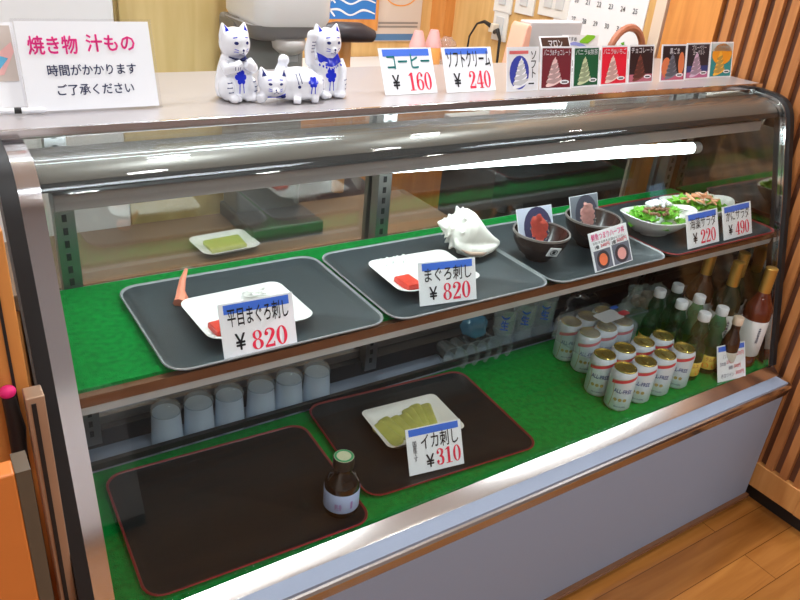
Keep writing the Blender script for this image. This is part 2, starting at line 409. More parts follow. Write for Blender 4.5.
# ------------------------------------------------------------------ trays
def rr(w, d, r, z, n=6):
    out = []
    for cx, cy, a0 in ((w/2-r,d/2-r,0),(-w/2+r,d/2-r,90),(-w/2+r,-d/2+r,180),(w/2-r,-d/2+r,270)):
        for k in range(n+1):
            a = math.radians(a0+90*k/n); out.append((cx+r*math.cos(a), cy+r*math.sin(a), z))
    return out
def tray(label, x, y, z, w, d, rot, edge):
    tb_ = M['trayu'] if z > .7 else M['trayb']  # upper trays: lamp sheen and glass haze mixed into the black
    t = thing('serving_tray', label, 'tray', (x,y,z), (0,0,math.radians(rot)), 'black serving trays in the showcase')
    b = MB().loft([rr(w-.03,d-.03,.03,0), rr(w-.012,d-.012,.034,.008), rr(w-.004,d-.004,.036,.0127), rr(w-.012,d-.012,.033,.0122), rr(w-.03,d-.03,.028,.004)], True, True)
    b.build('tray_body', tb_, t, smooth=60)
    e = MB().loft([rr(w-.003,d-.003,.036,.0122), rr(w+.001,d+.001,.038,.0130), rr(w-.001,d-.001,.037,.0150), rr(w-.006,d-.006,.035,.0150), rr(w-.010,d-.010,.034,.0122)], True, False)
    e.f = [f for f in e.f if len(f) == 4]
    e.build('rim', edge, t, smooth=60)
    return t
tray('grey-rimmed black tray at the left end of the upper shelf', .487,1.160,S0,.415,.325,0,M['trayg'])
tray('black tray with reddish rim carrying the conch shell', .905,1.155,S0,.405,.325,0,M['trayg'])
tray('black tray with grey rim on the upper shelf carrying the two dark bowls', 1.300,1.150,S0,.378,.325,0,M['trayg'])
tray('dark tray with red rim at the right end of the upper shelf, under the salads', 1.718,1.150,S0,.45,.325,0,M['trayr'])
tray('empty red-rimmed black tray on the lower turf, holding only the soy bottle', .420,1.083,F0,.44,.345,-2,M['trayr'])
tray('black tray with red rim on the lower turf, carrying the squid dish', .888,1.113,F0,.445,.345,-4,M['trayr'])

# ------------------------------------------------------------------ price cards
def cardroot(name, label, cat, bl, w, h, ang, lean, group=None, mat='white', roll=0):
    t = thing(name, label, cat, bl, (math.radians(-lean), math.radians(roll), math.radians(ang)), group)
    MB().box(0,w,0,.0016,0,h).build('sheet', M[mat], t)
    return t
def price(label, bl, w, h, ang, lean, item, cost, band=(.06,.94,.80,.97), ibox=(.1,.92,.53,.86), ybox=(.17,.3,.12,.42), nbox=(.4,.9,.07,.47), bold=.012, item_mat='black', extra=None, roll=0):
    t = cardroot('price_card', label, 'price card', bl, w, h, ang, lean, 'price cards', roll=roll)
    B_ = lambda q: (q[0]*w, q[1]*w, q[2]*h, q[3]*h)
    Flat().rect(*B_(band)).build('header_band', M['blue'], t, .0002)
    Flat().text(item, *B_(ibox), bold=bold).build('item_name', M[item_mat], t, .0007)
    Flat().text('¥', *B_(ybox), bold=.02).build('yen_sign', M['black'], t, .0007)
    Flat().number(cost, *B_(nbox)).build('price_number', M['red'], t, .0007)
    if extra: Flat().text(extra[0], *B_(extra[1]), bold=.01).build('side_note', M['black'], t, .0007)
    return t
TZ = 1.2205; UZ = S0+.006
price('white price card 820 yen in front of the flounder and tuna plate', (.374,1.007,UZ+.004), .131, .0925, -2, 18, '平目まぐろ刺し', '820', ibox=(.1,.92,.56,.9), nbox=(.38,.88,.06,.42))
price('white price card 820 yen in front of the tuna plate by the conch shell', (.788,1.036,UZ), .128, .086, -9, 20, 'まぐろ刺し', '820')
price('white price card 220 yen standing left of the 490 yen card', (1.588,1.013,UZ), .133, .087, 2, 22, '海藻サラダ', '220', bold=.004)
price('white price card 490 yen at the far right of the upper shelf', (1.738,1.015,UZ), .130, .087, 2, 22, 'かにサラダ', '490', bold=.004)
price('white price card 310 yen leaning before the squid dish on the lower tray', (.772,.984,F0+.006), .134, .101, -8.6, 26, 'イカ刺し', '310', band=(.05,.95,.83,.98), ibox=(.25,.93,.50,.84), ybox=(.32,.46,.10,.38), nbox=(.5,.96,.10,.46), extra=('国\n産\nで\nす', (.10,.17,.28,.72)))
price('white price card 160 yen for coffee on the steel counter top', (.827,1.280,TZ), .131, .094, 1, 26, 'コーヒー', '160', band=(.06,.94,.82,.97), ibox=(.12,.93,.55,.86), nbox=(.46,.92,.07,.46), item_mat='teal')
price('white price card 240 yen for soft ice cream on the steel counter top', (.977,1.274,TZ), .136, .094, 1, 24, 'ソフトクリーム', '240', band=(.06,.92,.84,.97), ibox=(.08,.95,.55,.92), nbox=(.46,.92,.07,.46))
# drinks list card, lower right
t = cardroot('drinks_card', 'small white drinks list card with blue heading at the lower right', 'price card', (1.757,.918,F0), .108, .102, -8, 22)
Flat().rect(.004,.104,.085,.099).build('header_band', M['blue'], t, .0002)
Flat().text('お飲み物', .03,.078,.086,.097).build('heading', M['navy'], t, .0007)
f = Flat(); f.text('ノンアルコール', .02,.07,.064,.075); f.text('日本酒', .01,.03,.044,.055); f.text('焼酎', .042,.058,.030,.041); f.text('赤白ワイン', .012,.062,.010,.021); f.build('drink_names', M['navy'], t, .0007)
for c_, q_ in (('270円',(.073,.1,.066,.078)),('270円',(.034,.06,.047,.058)),('300円',(.062,.088,.032,.043)),('300円',(.068,.1,.012,.024))):
    Flat().text(c_, *q_, .01).build('drink_price', M['red'], t, .0007)
# picture sheet by the bowls
t = cardroot('menu_card', 'white menu card with two rice bowl photos in front of the dark bowls', 'menu card', (1.252,1.008,UZ), .122, .09, 0, 26, roll=-5)
Flat().text('鮮魚つまりハーフ丼', .006,.112,.070,.086,.012).build('title', M['pink'], t, .0007)
f = Flat(); f.text('お好きな丼をお選びください', .008,.112,.061,.067); f.text('1個', .012,.024,.050,.059,.02); f.text('2個', .066,.078,.050,.059,.02); f.build('small_print', M['black'], t, .0007)
Flat().text('240円', .030,.058,.051,.060,.01).build('price_text', M['red'], t, .0007); Flat().text('500円', .082,.114,.051,.061,.01).build('price_text', M['red'], t, .0007)
ph = Flat().rect(.005,.058,.002,.047).rect(.063,.119,.002,.049).build('photos', pbr('photo_slate', (.16,.17,.22), .4), t, .0002)
Flat().shape(disc2(.031,.024,.020,.021)).shape(disc2(.091,.024,.022,.021)).build('photo_bowls', pbr('photo_bowl', (.05,.035,.045), .4), t, .0005)
Flat().shape(disc2(.031,.024,.013,.014)).build('orange_topping', pbr('photo_orange', (.85,.19,.07), .5), t, .0008)
Flat().shape(disc2(.091,.024,.014,.014)).build('pink_topping', pbr('photo_pink', (.78,.36,.33), .5), t, .0008)

# white notice board at the left end of the top
t = thing('notice_sign', 'white acrylic notice with pink and black Japanese writing, left end of counter top', 'sign', (.170,1.280,TZ), (math.radians(-16),0,0))
MB().box(0,.202,0,.004,.003,.138).build('sheet', M['white'], t)
MB().box(-.004,.208,.004,.006,0,.142).build('acrylic_stand', glassy('acrylic', (.97,.97,.98), ior=1.45), t)
MB().box(0,.204,-.012,.045,0,.003).build('acrylic_foot', MATS['acrylic'], t)
f = Flat(); f.text('焼き物', .014,.086,.089,.116,.03); f.text('汁もの', .100,.175,.092,.118,.03); f.build('pink_heading', M['pink'], t)
f = Flat(); f.text('時間がかかります', .036,.172,.056,.073,.018); f.text('ご了承ください', .046,.164,.026,.043,.018); f.build('black_lines', M['navy'], t)

# soft-serve flavour cards
def flavour(label, bl, w, h, ang, lean, bg, title, cone, deco=(), tcol='white', tbox=None, vertical=None, back=None):
    t = cardroot('flavour_card', label, 'flavour card', bl, w, h, ang, lean, 'soft ice cream flavour cards')
    Flat().rect(.004,w-.004,.004,h-.004).build('picture', pbr('bg_'+str(bg), bg, .4), t, .0002)
    if title:
        tb = tbox or (.08*w,.92*w,.79*h,.93*h)
        Flat().text(title, *tb, bold=.02).build('flavour_name', M[tcol], t, .0008)
    for k, (vf, c) in enumerate(deco): Flat().shape(vf).build('backdrop', pbr('dc_'+str(c), c, .45), t, .0004)
    if back: pass
    cx = .42*w; f = Flat()                               # swirl: stacked leaning bands tapering to a tip, over a cone
    for k in range(5):
        r = (.25-.042*k)*w; z = (.16+.115*k)*h
        v, fc = disc2(cx, z, r, .075*h); f.add([(x+(z2-z)*.35, z2+(x-cx)*.25) for x, z2 in v], fc)
    f.poly([(cx-.06*w,.66*h),(cx+.06*w,.64*h),(cx+.03*w,.76*h)])
    f.build('ice_cream', pbr('ice_'+str(cone), cone, .5), t, .0010)
    f = Flat()
    for k in range(4):
        z = (.215+.115*k)*h; r = (.24-.042*k)*w
        v, fc = stroke2([(cx-r,z-.03*h),(cx,z-.02*h),(cx+r,z+.05*h)], [.004*w/.1,.012*w/.1,.004*w/.1], 4); f.add(v, fc)
    f.build('swirl_lines', pbr('sw_'+str(cone), tuple(c*.5+bg[i]*.15 for i, c in enumerate(cone)), .5), t, .0012)
    f = Flat(); v, fc = disc2(.76*w,.17*h,.15*w,.05*h); f.add(v, fc); f.build('price_oval', M['white'], t, .0013)
    Flat().rect(.67*w,.85*w,.15*h,.185*h).build('oval_text', M['black'], t, .0016)
    if vertical: Flat().text(vertical[0], *[q*(w if i < 2 else h) for i, q in enumerate(vertical[1])], bold=.01).build('side_text', M['black'], t, .0010)
    return t
whi = (.84,.84,.86)
flavour('white vanilla soft ice cream card with blue oval, leftmost of the flavour cards', (1.125,1.254,TZ), .094, .094, 1, 12, whi, None, (.93,.93,.96),
        deco=[(disc2(.036,.040,.029,.036), (.03,.05,.38)), (rect2(.006,.062,.079,.086), (.72,.14,.14))], vertical=('ソ\nフ\nト', (.74,.9,.3,.9)))
flavour('dark red vanilla and chocolate flavour card', (1.226,1.257,TZ), .094, .094, -3, 12, (.17,.008,.018), 'バニラ&チョコレート', (.88,.6,.58))
flavour('green vanilla and matcha flavour card', (1.331,1.259,TZ), .090, .092, 2, 12, (.0,.10,.035), 'バニラ&抹茶', (.62,.7,.42))
flavour('bright red flavour card beside the green matcha one', (1.427,1.263,TZ), .098, .092, 2, 12, (.80,.008,.035), 'バニラ&いちご', (.9,.68,.6))
flavour('black chocolate flavour card with brown ice cream', (1.530,1.267,TZ), .098, .092, 2, 12, (.025,.010,.014), 'チョコレート', (.2,.05,.035), deco=[(rect2(.005,.093,.004,.022), (.55,.16,.22))])
flavour('black sesame flavour card with grey ice cream', (1.656,1.270,TZ), .096, .092, -1, 12, (.02,.013,.02), '黒ごま', (.2,.21,.26), tbox=(.03,.068,.068,.083), deco=[(disc2(.02,.035,.018,.025), (.72,.2,.08)), (disc2(.078,.045,.012,.028), (.72,.2,.08)), (rect2(.005,.09,.004,.02), (.6,.12,.2))])
flavour('dark blueberry yogurt flavour card with pale lilac ice cream', (1.765,1.277,TZ), .104, .093, 2, 12, (.02,.018,.03), 'ブルーベリー\nヨーグルト', (.72,.52,.68), tbox=(.022,.085,.062,.088), deco=[(rect2(.005,.099,.018,.035), (.03,.05,.2)), (rect2(.005,.099,.004,.02), (.55,.15,.3))])
flavour('orange and teal mango flavour card, rightmost of the flavour cards', (1.876,1.284,TZ), .098, .094, -1, 12, (.02,.27,.28), None, (.95,.52,.06), deco=[(disc2(.05,.062,.043,.028), (.85,.33,.02)), (rect2(.005,.093,.07,.09), (.55,.62,.62))])
flavour('dark brown chestnut flavour card standing behind the other cards', (1.378,1.396,TZ), .108, .098, 3, 30, (.05,.022,.016), 'マロン', (.85,.7,.5), tbox=(.028,.078,.068,.087))

# ------------------------------------------------------------------ porcelain cats
def patch(bvh, pts, off=.0006, rings=4, dirv=(0,1,0)):
    """project a flat (x,z) outline from the front onto a surface"""
    pts = [Vector(p) for p in pts]; c = sum(pts, Vector((0,0)))/len(pts); n = len(pts); vs = []; fs = []
    d = Vector(dirv)
    def hit(p):
        h = bvh.ray_cast(Vector((p.x, 0, p.y))-d*.3, d)
        if h[0] is None: return None
        return h[0]-d*off
    for k in range(rings+1):
        for p in pts:
            q = hit(c+(p-c)*(k/rings if k else .02))
            if q is None: q = vs[-1] if vs else Vector((p.x,0,p.y))
            vs.append(q)
    for k in range(rings):
        for i in range(n):
            j = (i+1) % n; fs.append((k*n+i, k*n+j, (k+1)*n+j, (k+1)*n+i))
    fs.append(tuple(range(n)))
    return vs, fs
def line(p, q, w=.0022):
    p = Vector(p); q = Vector(q); d = (q-p).normalized(); n = Vector((-d.y,d.x))*w/2
    return [tuple(p+n), tuple(p-n), tuple(q-n), tuple(q+n)]
glaze = pbr('cat_glaze', (.80,.82,.88), .12, coat=.5); cobalt = pbr('cobalt_glaze', (.015,.035,.62), .15, coat=.4); inkb = pbr('ink_blue_glaze', (.02,.03,.16), .2)
def ell(cx, cz, rx, rz, n=14): return [(cx+rx*math.cos(2*PI*i/n), cz+rz*math.sin(2*PI*i/n)) for i in range(n)]
def cat(label, loc, rot, mb, marks, sx=1.0):
    t = thing('cat_figurine', label, 'figurine', loc, (0,0,math.radians(rot)), 'blue and white porcelain cats')
    me = remesh(mb, .0022, 'body', 5)
    for v in me.vertices: v.co.x *= sx
    link('body', me, glaze, t)
    bvh = BVHTree.FromPolygons([v.co.copy() for v in me.vertices], [tuple(p.vertices) for p in me.polygons])
    for name, mat, polys in marks:
        m = MB()
        for p in polys: m.add(*patch(bvh, [(x*sx, z) for x, z in p]))
        m.build(name, mat, t, smooth=True, recalc=False)
    return t
def face(cx, cz, s=1.0):
    e = [('eye', inkb, [ell(cx-.0125*s,cz+.003*s,.0042*s,.0028*s)]), ('eye', inkb, [ell(cx+.0125*s,cz+.003*s,.0042*s,.0028*s)]),
         ('brow', cobalt, [line((cx-.017*s,cz+.011*s),(cx-.009*s,cz+.0125*s),.0016), line((cx+.009*s,cz+.0125*s),(cx+.017*s,cz+.011*s),.0016)]),
         ('nose', inkb, [ell(cx,cz-.0085*s,.0026*s,.002*s)]),
         ('mouth', inkb, [line((cx,cz-.010*s),(cx,cz-.0135*s),.0012), line((cx,cz-.0135*s),(cx-.006*s,cz-.0165*s),.0014), line((cx,cz-.0135*s),(cx+.006*s,cz-.0165*s),.0014)]),
         ('whiskers', cobalt, [line((cx-.009*s,cz-.009*s),(cx-.016*s,cz-.007*s),.0011), line((cx-.009*s,cz-.012*s),(cx-.016*s,cz-.012*s),.0011), line((cx+.009*s,cz-.009*s),(cx+.016*s,cz-.007*s),.0011), line((cx+.009*s,cz-.012*s),(cx+.016*s,cz-.012*s),.0011)])]
    return e
def ears(mb, cx, cy, cz, dx, h=.022):
    for s in (-1, 1):
        b = Vector((cx+s*dx, cy, cz)); tip = b+Vector((s*.006, .002, h))
        mb.tube([b-Vector((s*.004,0,.012)), b, b.lerp(tip,.5), tip], [.016,.0135,.008,.0015], 10)
def flower(cx, cz, s=1.0):
    return [ell(cx,cz,.008*s,.008*s)]+[ell(cx+.0085*s*math.cos(a),cz+.0085*s*math.sin(a),.0048*s,.0048*s,10) for a in [k*PI/3 for k in range(6)]]+[line((cx-.004*s,cz-.012*s),(cx-.005*s,cz-.028*s),.002), line((cx+.004*s,cz-.012*s),(cx+.005*s,cz-.028*s),.002)]
def sitting():
    mb = MB()
    mb.lathe([(.024,0),(.036,.004),(.040,.018),(.038,.036),(.033,.056),(.026,.074),(.018,.084)], (0,.004,0), 20, sy=.85)
    mb.ball((0,-.002,.098), (.0325,.029,.028)); mb.ball((0,-.024,.089), (.012,.010,.008))
    ears(mb, 0, 0, .114, .0205, .019)
    for s in (-1, 1):
        mb.ball((s*.027,-.012,.022), (.015,.022,.022)); mb.ball((s*.022,-.031,.007), (.011,.012,.008)); mb.ball((s*.011,-.029,.006), (.008,.011,.0065))
    mb.tube([(.030,.03,.012),(.040,.036,.03),(.034,.036,.05)], [.008,.007,.005], 8)
    return mb
mb = sitting()
for s in (-1, 1): mb.tube([(s*.028,-.006,.066),(s*.031,-.020,.056),(s*.016,-.031,.062),(s*.004,-.032,.068)], [.011,.011,.010,.009], 10)
stripes = [line((x,z),(x+.010,z+.001),.002) for x, z in ((-.034,.034),(-.036,.026),(-.034,.018),(.025,.034),(.026,.026),(.025,.018))]
cat('sitting porcelain cat with both paws held at its chest', (.522,1.318,TZ), 8, mb,
    face(0,.099)+[('inner_ear', cobalt, [[(-.026,.118),(-.017,.121),(-.024,.132)]]), ('inner_ear', cobalt, [[(.026,.118),(.017,.121),(.024,.132)]]),
    ('collar', inkb, [[(-.020,.0775),(-.010,.0735),(0,.0725),(.010,.0735),(.020,.0775),(.020,.0755),(.010,.0715),(0,.0705),(-.010,.0715),(-.020,.0755)]]),
    ('flower', cobalt, flower(-.002,.043)), ('leg_stripes', inkb, stripes[:3]), ('leg_stripes', inkb, stripes[3:]), ('paw_lines', inkb, [line((-.022+k*.005,.058),(-.022+k*.005,.064),.0013) for k in range(3)])], .86)
mb = sitting()
mb.tube([(.028,-.008,.066),(.031,-.020,.050),(.026,-.028,.03),(.022,-.032,.010)], [.011,.010,.009,.009], 10)
mb.tube([(-.030,-.002,.058),(-.043,-.006,.066),(-.047,-.008,.088),(-.044,-.012,.108)], [.012,.0115,.0105,.0105], 10); mb.ball((-.044,-.013,.112), .0115)
cat('sitting porcelain cat with raised paw and bright blue bib, right of the three', (.704,1.312,TZ), 4, mb,
    face(0,.099)+[('inner_ear', cobalt, [[(-.026,.118),(-.017,.121),(-.024,.132)]]), ('inner_ear', cobalt, [[(.026,.118),(.017,.121),(.024,.132)]]),
    ('bib', cobalt, [[(-.026,.082),(-.012,.074),(0,.073),(.012,.074),(.026,.082),(.025,.066),(.012,.059),(0,.057),(-.012,.059),(-.025,.066)]]),
    ('bib_edge', cobalt, [ell(-.024+k*.006,.057-.0035*math.cos((k-4)*.35)+.001*abs(k-4),.0018,.0024,8) for k in range(9)]),
    ('flower', cobalt, flower(-.002,.042)), ('leg_stripes', inkb, stripes[:3]), ('leg_stripes', inkb, stripes[3:]), ('paw_lines', inkb, [line((-.049,.085+k*.006),(-.040,.085+k*.006),.0016) for k in range(4)])], .88)
mb = MB(); mb.ball((.018,.004,.030), (.048,.031,.031)); mb.ball((.040,.002,.027), (.028,.029,.027)); mb.ball((.012,0,.015), (.050,.027,.015)); mb.ball((-.033,-.012,.032), (.026,.024,.023)); mb.ball((-.033,-.033,.024), (.009,.007,.006))
ears(mb, -.033, -.010, .045, .016, .018)
mb.tube([(-.052,-.012,.012),(-.060,-.024,.007)], [.011,.009], 8); mb.tube([(.002,-.026,.007),(.016,-.030,.006)], [.008,.0065], 8); mb.tube([(.04,-.018,.008),(.052,-.022,.006)], [.009,.007], 8)
mb.tube([(-.020,.016,.04),(-.012,.016,.058),(-.008,.014,.068)], [.009,.008,.008], 8); mb.ball((-.007,.014,.070), .011)
cat('porcelain cat lying on its side with tail raised, between the two sitting cats', (.614,1.283,TZ), -10, mb,
    face(-.033,.034,.8)+[('inner_ear', inkb, [[(-.055,.047),(-.047,.049),(-.053,.060)]]), ('inner_ear', inkb, [[(-.011,.047),(-.019,.049),(-.013,.060)]]),
    ('collar', cobalt, [[(-.045,.012),(-.033,.009),(-.020,.012),(-.012,.018),(-.012,.0155),(-.020,.0095),(-.033,.0065),(-.045,.0095)]]), ('bell', inkb, [ell(-.016,.012,.0045,.0045)]),
    ('flower', cobalt, flower(.040,.038,.75)), ('body_lines', inkb, [line((.008,.052),(.012,.034),.0018), line((.014,.053),(.018,.036),.0018), ell(.013,.030,.003,.003)])])
# ------------------------------------------------------------------ plates and fish on the shelf
def plate(name, label, x, y, z, w, d, rot, wave=.004, h=.016, mat=M['porcelain']):
    t = thing(name, label, 'plate', (x,y,z), (0,0,math.radians(rot)))
    def ring(s, zz, r):
        out = []
        for p in rr(w*s, d*s, r*s, 0, 7):
            k = (abs(p[0])/(w/2*s))*(abs(p[1])/(d/2*s))
            out.append((p[0]*(1+.06*k), p[1]*(1+.06*k), zz+wave*k*1.6*(1 if s > .75 else 0)))
        return out
    MB().loft([ring(.55,0,.03), ring(.60,.002,.03), ring(.98,h-.003,.028), ring(1,h,.026), ring(.97,h+.0005,.026), ring(.72,.008,.03), ring(.4,.006,.03)]).build('dish', mat, t, smooth=60)
    return t
plate('square_plate', 'white square wavy plate with a little tuna behind the left 820 yen card', .465,1.130,S0+.005,.195,.155,2)
plate('square_plate', 'white square wavy plate with tuna beside the conch shell', .868,1.142,S0+.005,.195,.15,-2)
def slab(name, label, cat, loc, pts, h, mat, rot=0, group=None, tilt=0):
    b = MB().loft([[(x,y,0) for x, y in pts], [(x*1.0,y*1.0,h*.7) for x, y in pts], [(x*.9,y*.9,h) for x, y in pts]])
    o = b.build(name, mat, None, smooth=50, loc=loc, rot=(tilt,0,math.radians(rot)))
    return tag(o, label, cat, group)
tuna = pbr('tuna_red', (.75,.045,.022), .3, var=.3, vscale=60)
slab('tuna_slice', 'red tuna slice at the left of the plate behind the left 820 card', 'fish', (.396,1.085,S0+.0175), [(-.015,-.02),(.012,-.022),(.014,.02),(-.012,.021)], .012, tuna, 8)
slab('tuna_slice', 'red tuna slice on the plate beside the conch shell', 'fish', (.806,1.110,S0+.016), [(-.018,-.026),(.017,-.028),(.019,.024),(-.016,.026)], .012, tuna, 4)
g = MB(); random.seed(3)
for k in range(9): g.tube([(ease(-.025,.025,random.random()),ease(-.01,.01,random.random()),.004+.004*random.random()) for _ in range(4)], .0018, 5)
tag(g.build('flounder_slice', pbr('flounder_white', (.86,.84,.8), .35), None, loc=(.505,1.185,S0+.018), smooth=True), 'small white heap of flounder at the back edge of the left plate', 'fish')
g = MB(); g.tube([(0,0,.004),(.008,.012,.009),(.012,.028,.016),(.020,.038,.034),(.030,.044,.052)], [.013,.012,.008,.006,.003], 8)
tag(g.build('ginger_shoot', pbr('ginger_pink', (.85,.28,.17), .4), None, loc=(.37,1.222,S0+.006), smooth=True), 'orange-pink pickled ginger shoot behind the left plate', 'garnish')
g = MB(); pts = []
for k in range(70):
    a = k*.75; pts.append((-.035+.001*k, .010*math.sin(a)+.003*math.sin(k*.3), .012+.009*math.cos(a)))
g.tube(pts, .0016, 5)
tag(g.build('curled_radish', pbr('radish_white', (.85,.86,.84), .4), None, loc=(.835,1.216,S0+.006), smooth=True), 'curly white radish garnish behind the plate beside the conch shell', 'garnish')

# conch shell
shellm = pbr('shell_white', (.86,.83,.76), .45, var=.08, vscale=30, bump=.25, bscale=60)
mb = MB(); n = 28; rings = []
prof = [(-.078,.002),(-.070,.010),(-.067,.009),(-.059,.017),(-.056,.0155),(-.046,.028),(-.042,.026),(-.024,.049),(-.010,.054),(.012,.050),(.034,.037),(.058,.022),(.082,.012),(.104,.006)]
for k, (x, r) in enumerate(prof):
    rings.append([(x+.006*(i/n), r*math.cos(2*PI*i/n)*(1.0 if x < .03 else .9), r*math.sin(2*PI*i/n)-(.012*max(0,x)/.1)) for i in range(n)])
mb.loft(rings)
for x, r, m_, l in ((-.022,.048,9,.016),(-.044,.027,9,.010),(-.058,.016,8,.006)):
    for k in range(m_):
        a = 2*PI*(k+.3)/m_; d = Vector((-.35,math.cos(a),math.sin(a))); p = Vector((x,r*.82*math.cos(a),r*.82*math.sin(a)))
        mb.tube([p, p+d*l*.7, p+d*l*1.25], [l*.62, l*.36, l*.08], 8)
mb.tube([(-.022,-.036,-.030),(.010,-.048,-.034),(.045,-.040,-.034),(.080,-.020,-.026),(.102,-.004,-.016)], [.012,.017,.015,.010,.004], 12)
mb.tube([(-.010,-.026,-.036),(.030,-.030,-.038),(.070,-.014,-.026)], [.020,.022,.010], 12)
mb.v = [tuple(Matrix.Rotation(math.radians(14),3,'Y') @ Vector(p)) for p in mb.v]
me = remesh(mb, .0032, 'shell', 2)
zmin = min(v.co.z for v in me.vertices)
t = thing('conch_shell', 'large knobbly white conch shell at the back of the middle tray', 'seashell', (1.028,1.218,S0+.006), (0,0,math.radians(-20)))
o = link('shell', me, shellm, t); ap = MB().tube([tuple(Matrix.Rotation(math.radians(14),3,'Y') @ Vector(p)) for p in ((-.012,-.052,-.036),(.010,-.062,-.037),(.045,-.052,-.034),(.078,-.028,-.025))], [.002,.0062,.0058,.002], 10).build('aperture', pbr('shell_pink', (.62,.44,.34), .4), t, smooth=True); ap.location = (0,0,-zmin*.88); ap.scale = (.90,.90,.90)
o.location = (0,0,-zmin*.88); o.scale = (.90,.90,.90)

# two dark bowls with photo cards
bowlm = pbr('dark_bowl', (.04,.022,.017), .25, coat=.4, var=.25, vscale=30); rimm = pbr('bowl_rim', (.20,.17,.155), .3)
def bowl(label, x, y, r, h):
    t = thing('rice_bowl', label, 'bowl', (x,y,S0+.005))
    pr = [(r*.42,0),(r*.44,.006),(r*.72,h*.30),(r*.93,h*.66),(r,h),(r*.955,h),(r*.88,h*.66),(r*.66,h*.32),(r*.3,h*.2),(.001,h*.18)]
    MB().lathe(pr, n=36, cap1=True).build('body', bowlm, t, smooth=60)
    MB().lathe([(r*.952,h-.001),(r*.952,h+.002),(r*1.006,h+.002),(r*1.006,h-.003),(r*.952,h-.001)], n=36, cap0=False, cap1=False).build('rim', rimm, t, smooth=60)
    return t
b1 = bowl('dark brown bowl with square number tag holding a red rice-bowl photo', 1.182,1.128,.066,.066)
b2 = bowl('dark brown bowl behind the menu card holding a pale pink rice-bowl photo', 1.362,1.140,.068,.072)
a = math.radians(-104); tg = bpy.data.objects.new('number_tag', None); COL.objects.link(tg); tg.parent = b1
tg.location = (.0640*math.cos(a), .0640*math.sin(a), .042); tg.rotation_euler = (math.radians(24),math.radians(6),a+PI/2)
MB().box(-.014,.014,-.001,.0008,-.013,.013).build('tag_paper', M['white'], tg)
f = Flat(); f.shape(ring2(0,0,.009,.009,.007,.007)); f.text('1', -.003,.003,-.005,.005,.02); f.build('tag_number', M['black'], tg, .0014)
def photo(label, x, y, z, w, h, ang, lean, border, dark, food, seed):
    t = cardroot('photo_card', label, 'photo card', (x,y,z), w, h, ang, lean)
    Flat().rect(.001,w-.001,.001,h-.001).build('picture', pbr('ph_'+label[:8], border, .3), t, .0002)
    Flat().shape(disc2(w*.55,h*.50,w*.40,h*.50)).build('photo_bowl', pbr('phd_'+label[:8], dark, .35), t, .0004)
    random.seed(seed); f = Flat(); g = Flat(); f.shape(disc2(w*.58,h*.50,w*.21,h*.28))
    for k in range(120):
        rr_ = math.sqrt(random.random()); a = random.random()*2*PI
        v, fc = disc2(w*.58+rr_*w*.22*math.cos(a), h*.50+rr_*h*.30*math.sin(a), .0055, .0045, 8); f.add(v, fc)
    for k in range(26):
        a = random.random()*2*PI; cx, cz = w*.58+w*.25*math.cos(a), h*.43+h*.34*math.sin(a)
        v, fc = stroke2([(cx,cz),(cx+random.uniform(-.007,.007),cz+random.uniform(-.006,.006))], [.0016,.001], 2); g.add(v, fc)
    g.build('photo_garnish', pbr('phg', (.6,.55,.42), .5), t, .0006); f.build('photo_fish', pbr('phf_'+label[:8], food, .4, var=.25, vscale=160), t, .0008)
photo('red topped rice bowl photo card standing in the bowl with the number tag', 1.142,1.142,S0+.020,.108,.098,-1,24,(.55,.60,.72),(.035,.03,.09),(.85,.13,.09),1)
photo('pale pink rice bowl photo card standing in the second dark bowl', 1.325,1.158,S0+.022,.100,.098,2,22,(.16,.18,.21),(.045,.05,.075),(.80,.42,.38),5)

# salads
def saladbowl(label, x, y, rot):
    t = thing('boat_bowl', label, 'bowl', (x,y,S0+.005), (0,0,math.radians(rot)))
    rings = []
    for r, z in ((.36,0),(.38,.006),(.62,.014),(.88,.034),(1,.05),(.97,.051),(.84,.034),(.55,.018),(.2,.014)):
        ring = []
        for i in range(40):
            a = 2*PI*i/40; e = abs(math.cos(a))**3
            ring.append((.112*r*math.cos(a)*(1+.04*e), .070*r*math.sin(a), z+(.014*e*r if z > .03 else 0)))
        rings.append(ring)
    MB().loft(rings).build('vessel', M['porcelain'], t, smooth=60)
def leafmesh(seed, n, ax, ay, hz, size):
    random.seed(seed); mb = MB()
    for k in range(n):
        a = random.random()*2*PI; q = math.sqrt(random.random()); cx, cy = ax*q*math.cos(a), ay*q*math.sin(a)
        s_ = size*random.uniform(.6,1.1); yaw_ = random.random()*2*PI; tl = random.uniform(-.7,.9); ph = random.random()*9
        vs = []; fs = []; R_ = Matrix.Rotation(yaw_,3,'Z') @ Matrix.Rotation(tl,3,'X'); rings_, m_ = 4, 14
        for i in range(rings_+1):
            for j in range(m_):
                b = 2*PI*j/m_; r_ = s_*i/rings_*(1+.18*math.sin(3*b+ph)+.1*math.sin(7*b+ph)*i/rings_)
                z = .22*s_*(i/rings_)**2*math.sin(5*b+ph)+.3*s_*(i/rings_)**2
                p = R_ @ Vector((r_*math.cos(b), r_*.7*math.sin(b), z)); vs.append((cx+p.x, cy+p.y, hz*(1-q*q*.55)+p.z+.004*random.random()))
        for i in range(rings_):
            for j in range(m_):
                fs.append((i*m_+j, i*m_+(j+1)%m_, (i+1)*m_+(j+1)%m_, (i+1)*m_+j))
        mb.add(vs, fs)
    return mb
def crumbs(seed, n, c, rx, ry, rz, size, long=1):
    random.seed(seed); mb = MB()
    for k in range(n):
        a = random.random()*2*PI; q = math.sqrt(random.random())
        rot = Matrix.Rotation(random.random()*6,3,'Z') @ Matrix.Rotation(random.uniform(-.5,.5),3,'Y')
        mb.ball((c[0]+rx*q*math.cos(a), c[1]+ry*q*math.sin(a), c[2]+rz*(1-q*q)), (size*long,size,size*.8), 7, 5, rot)
    return mb
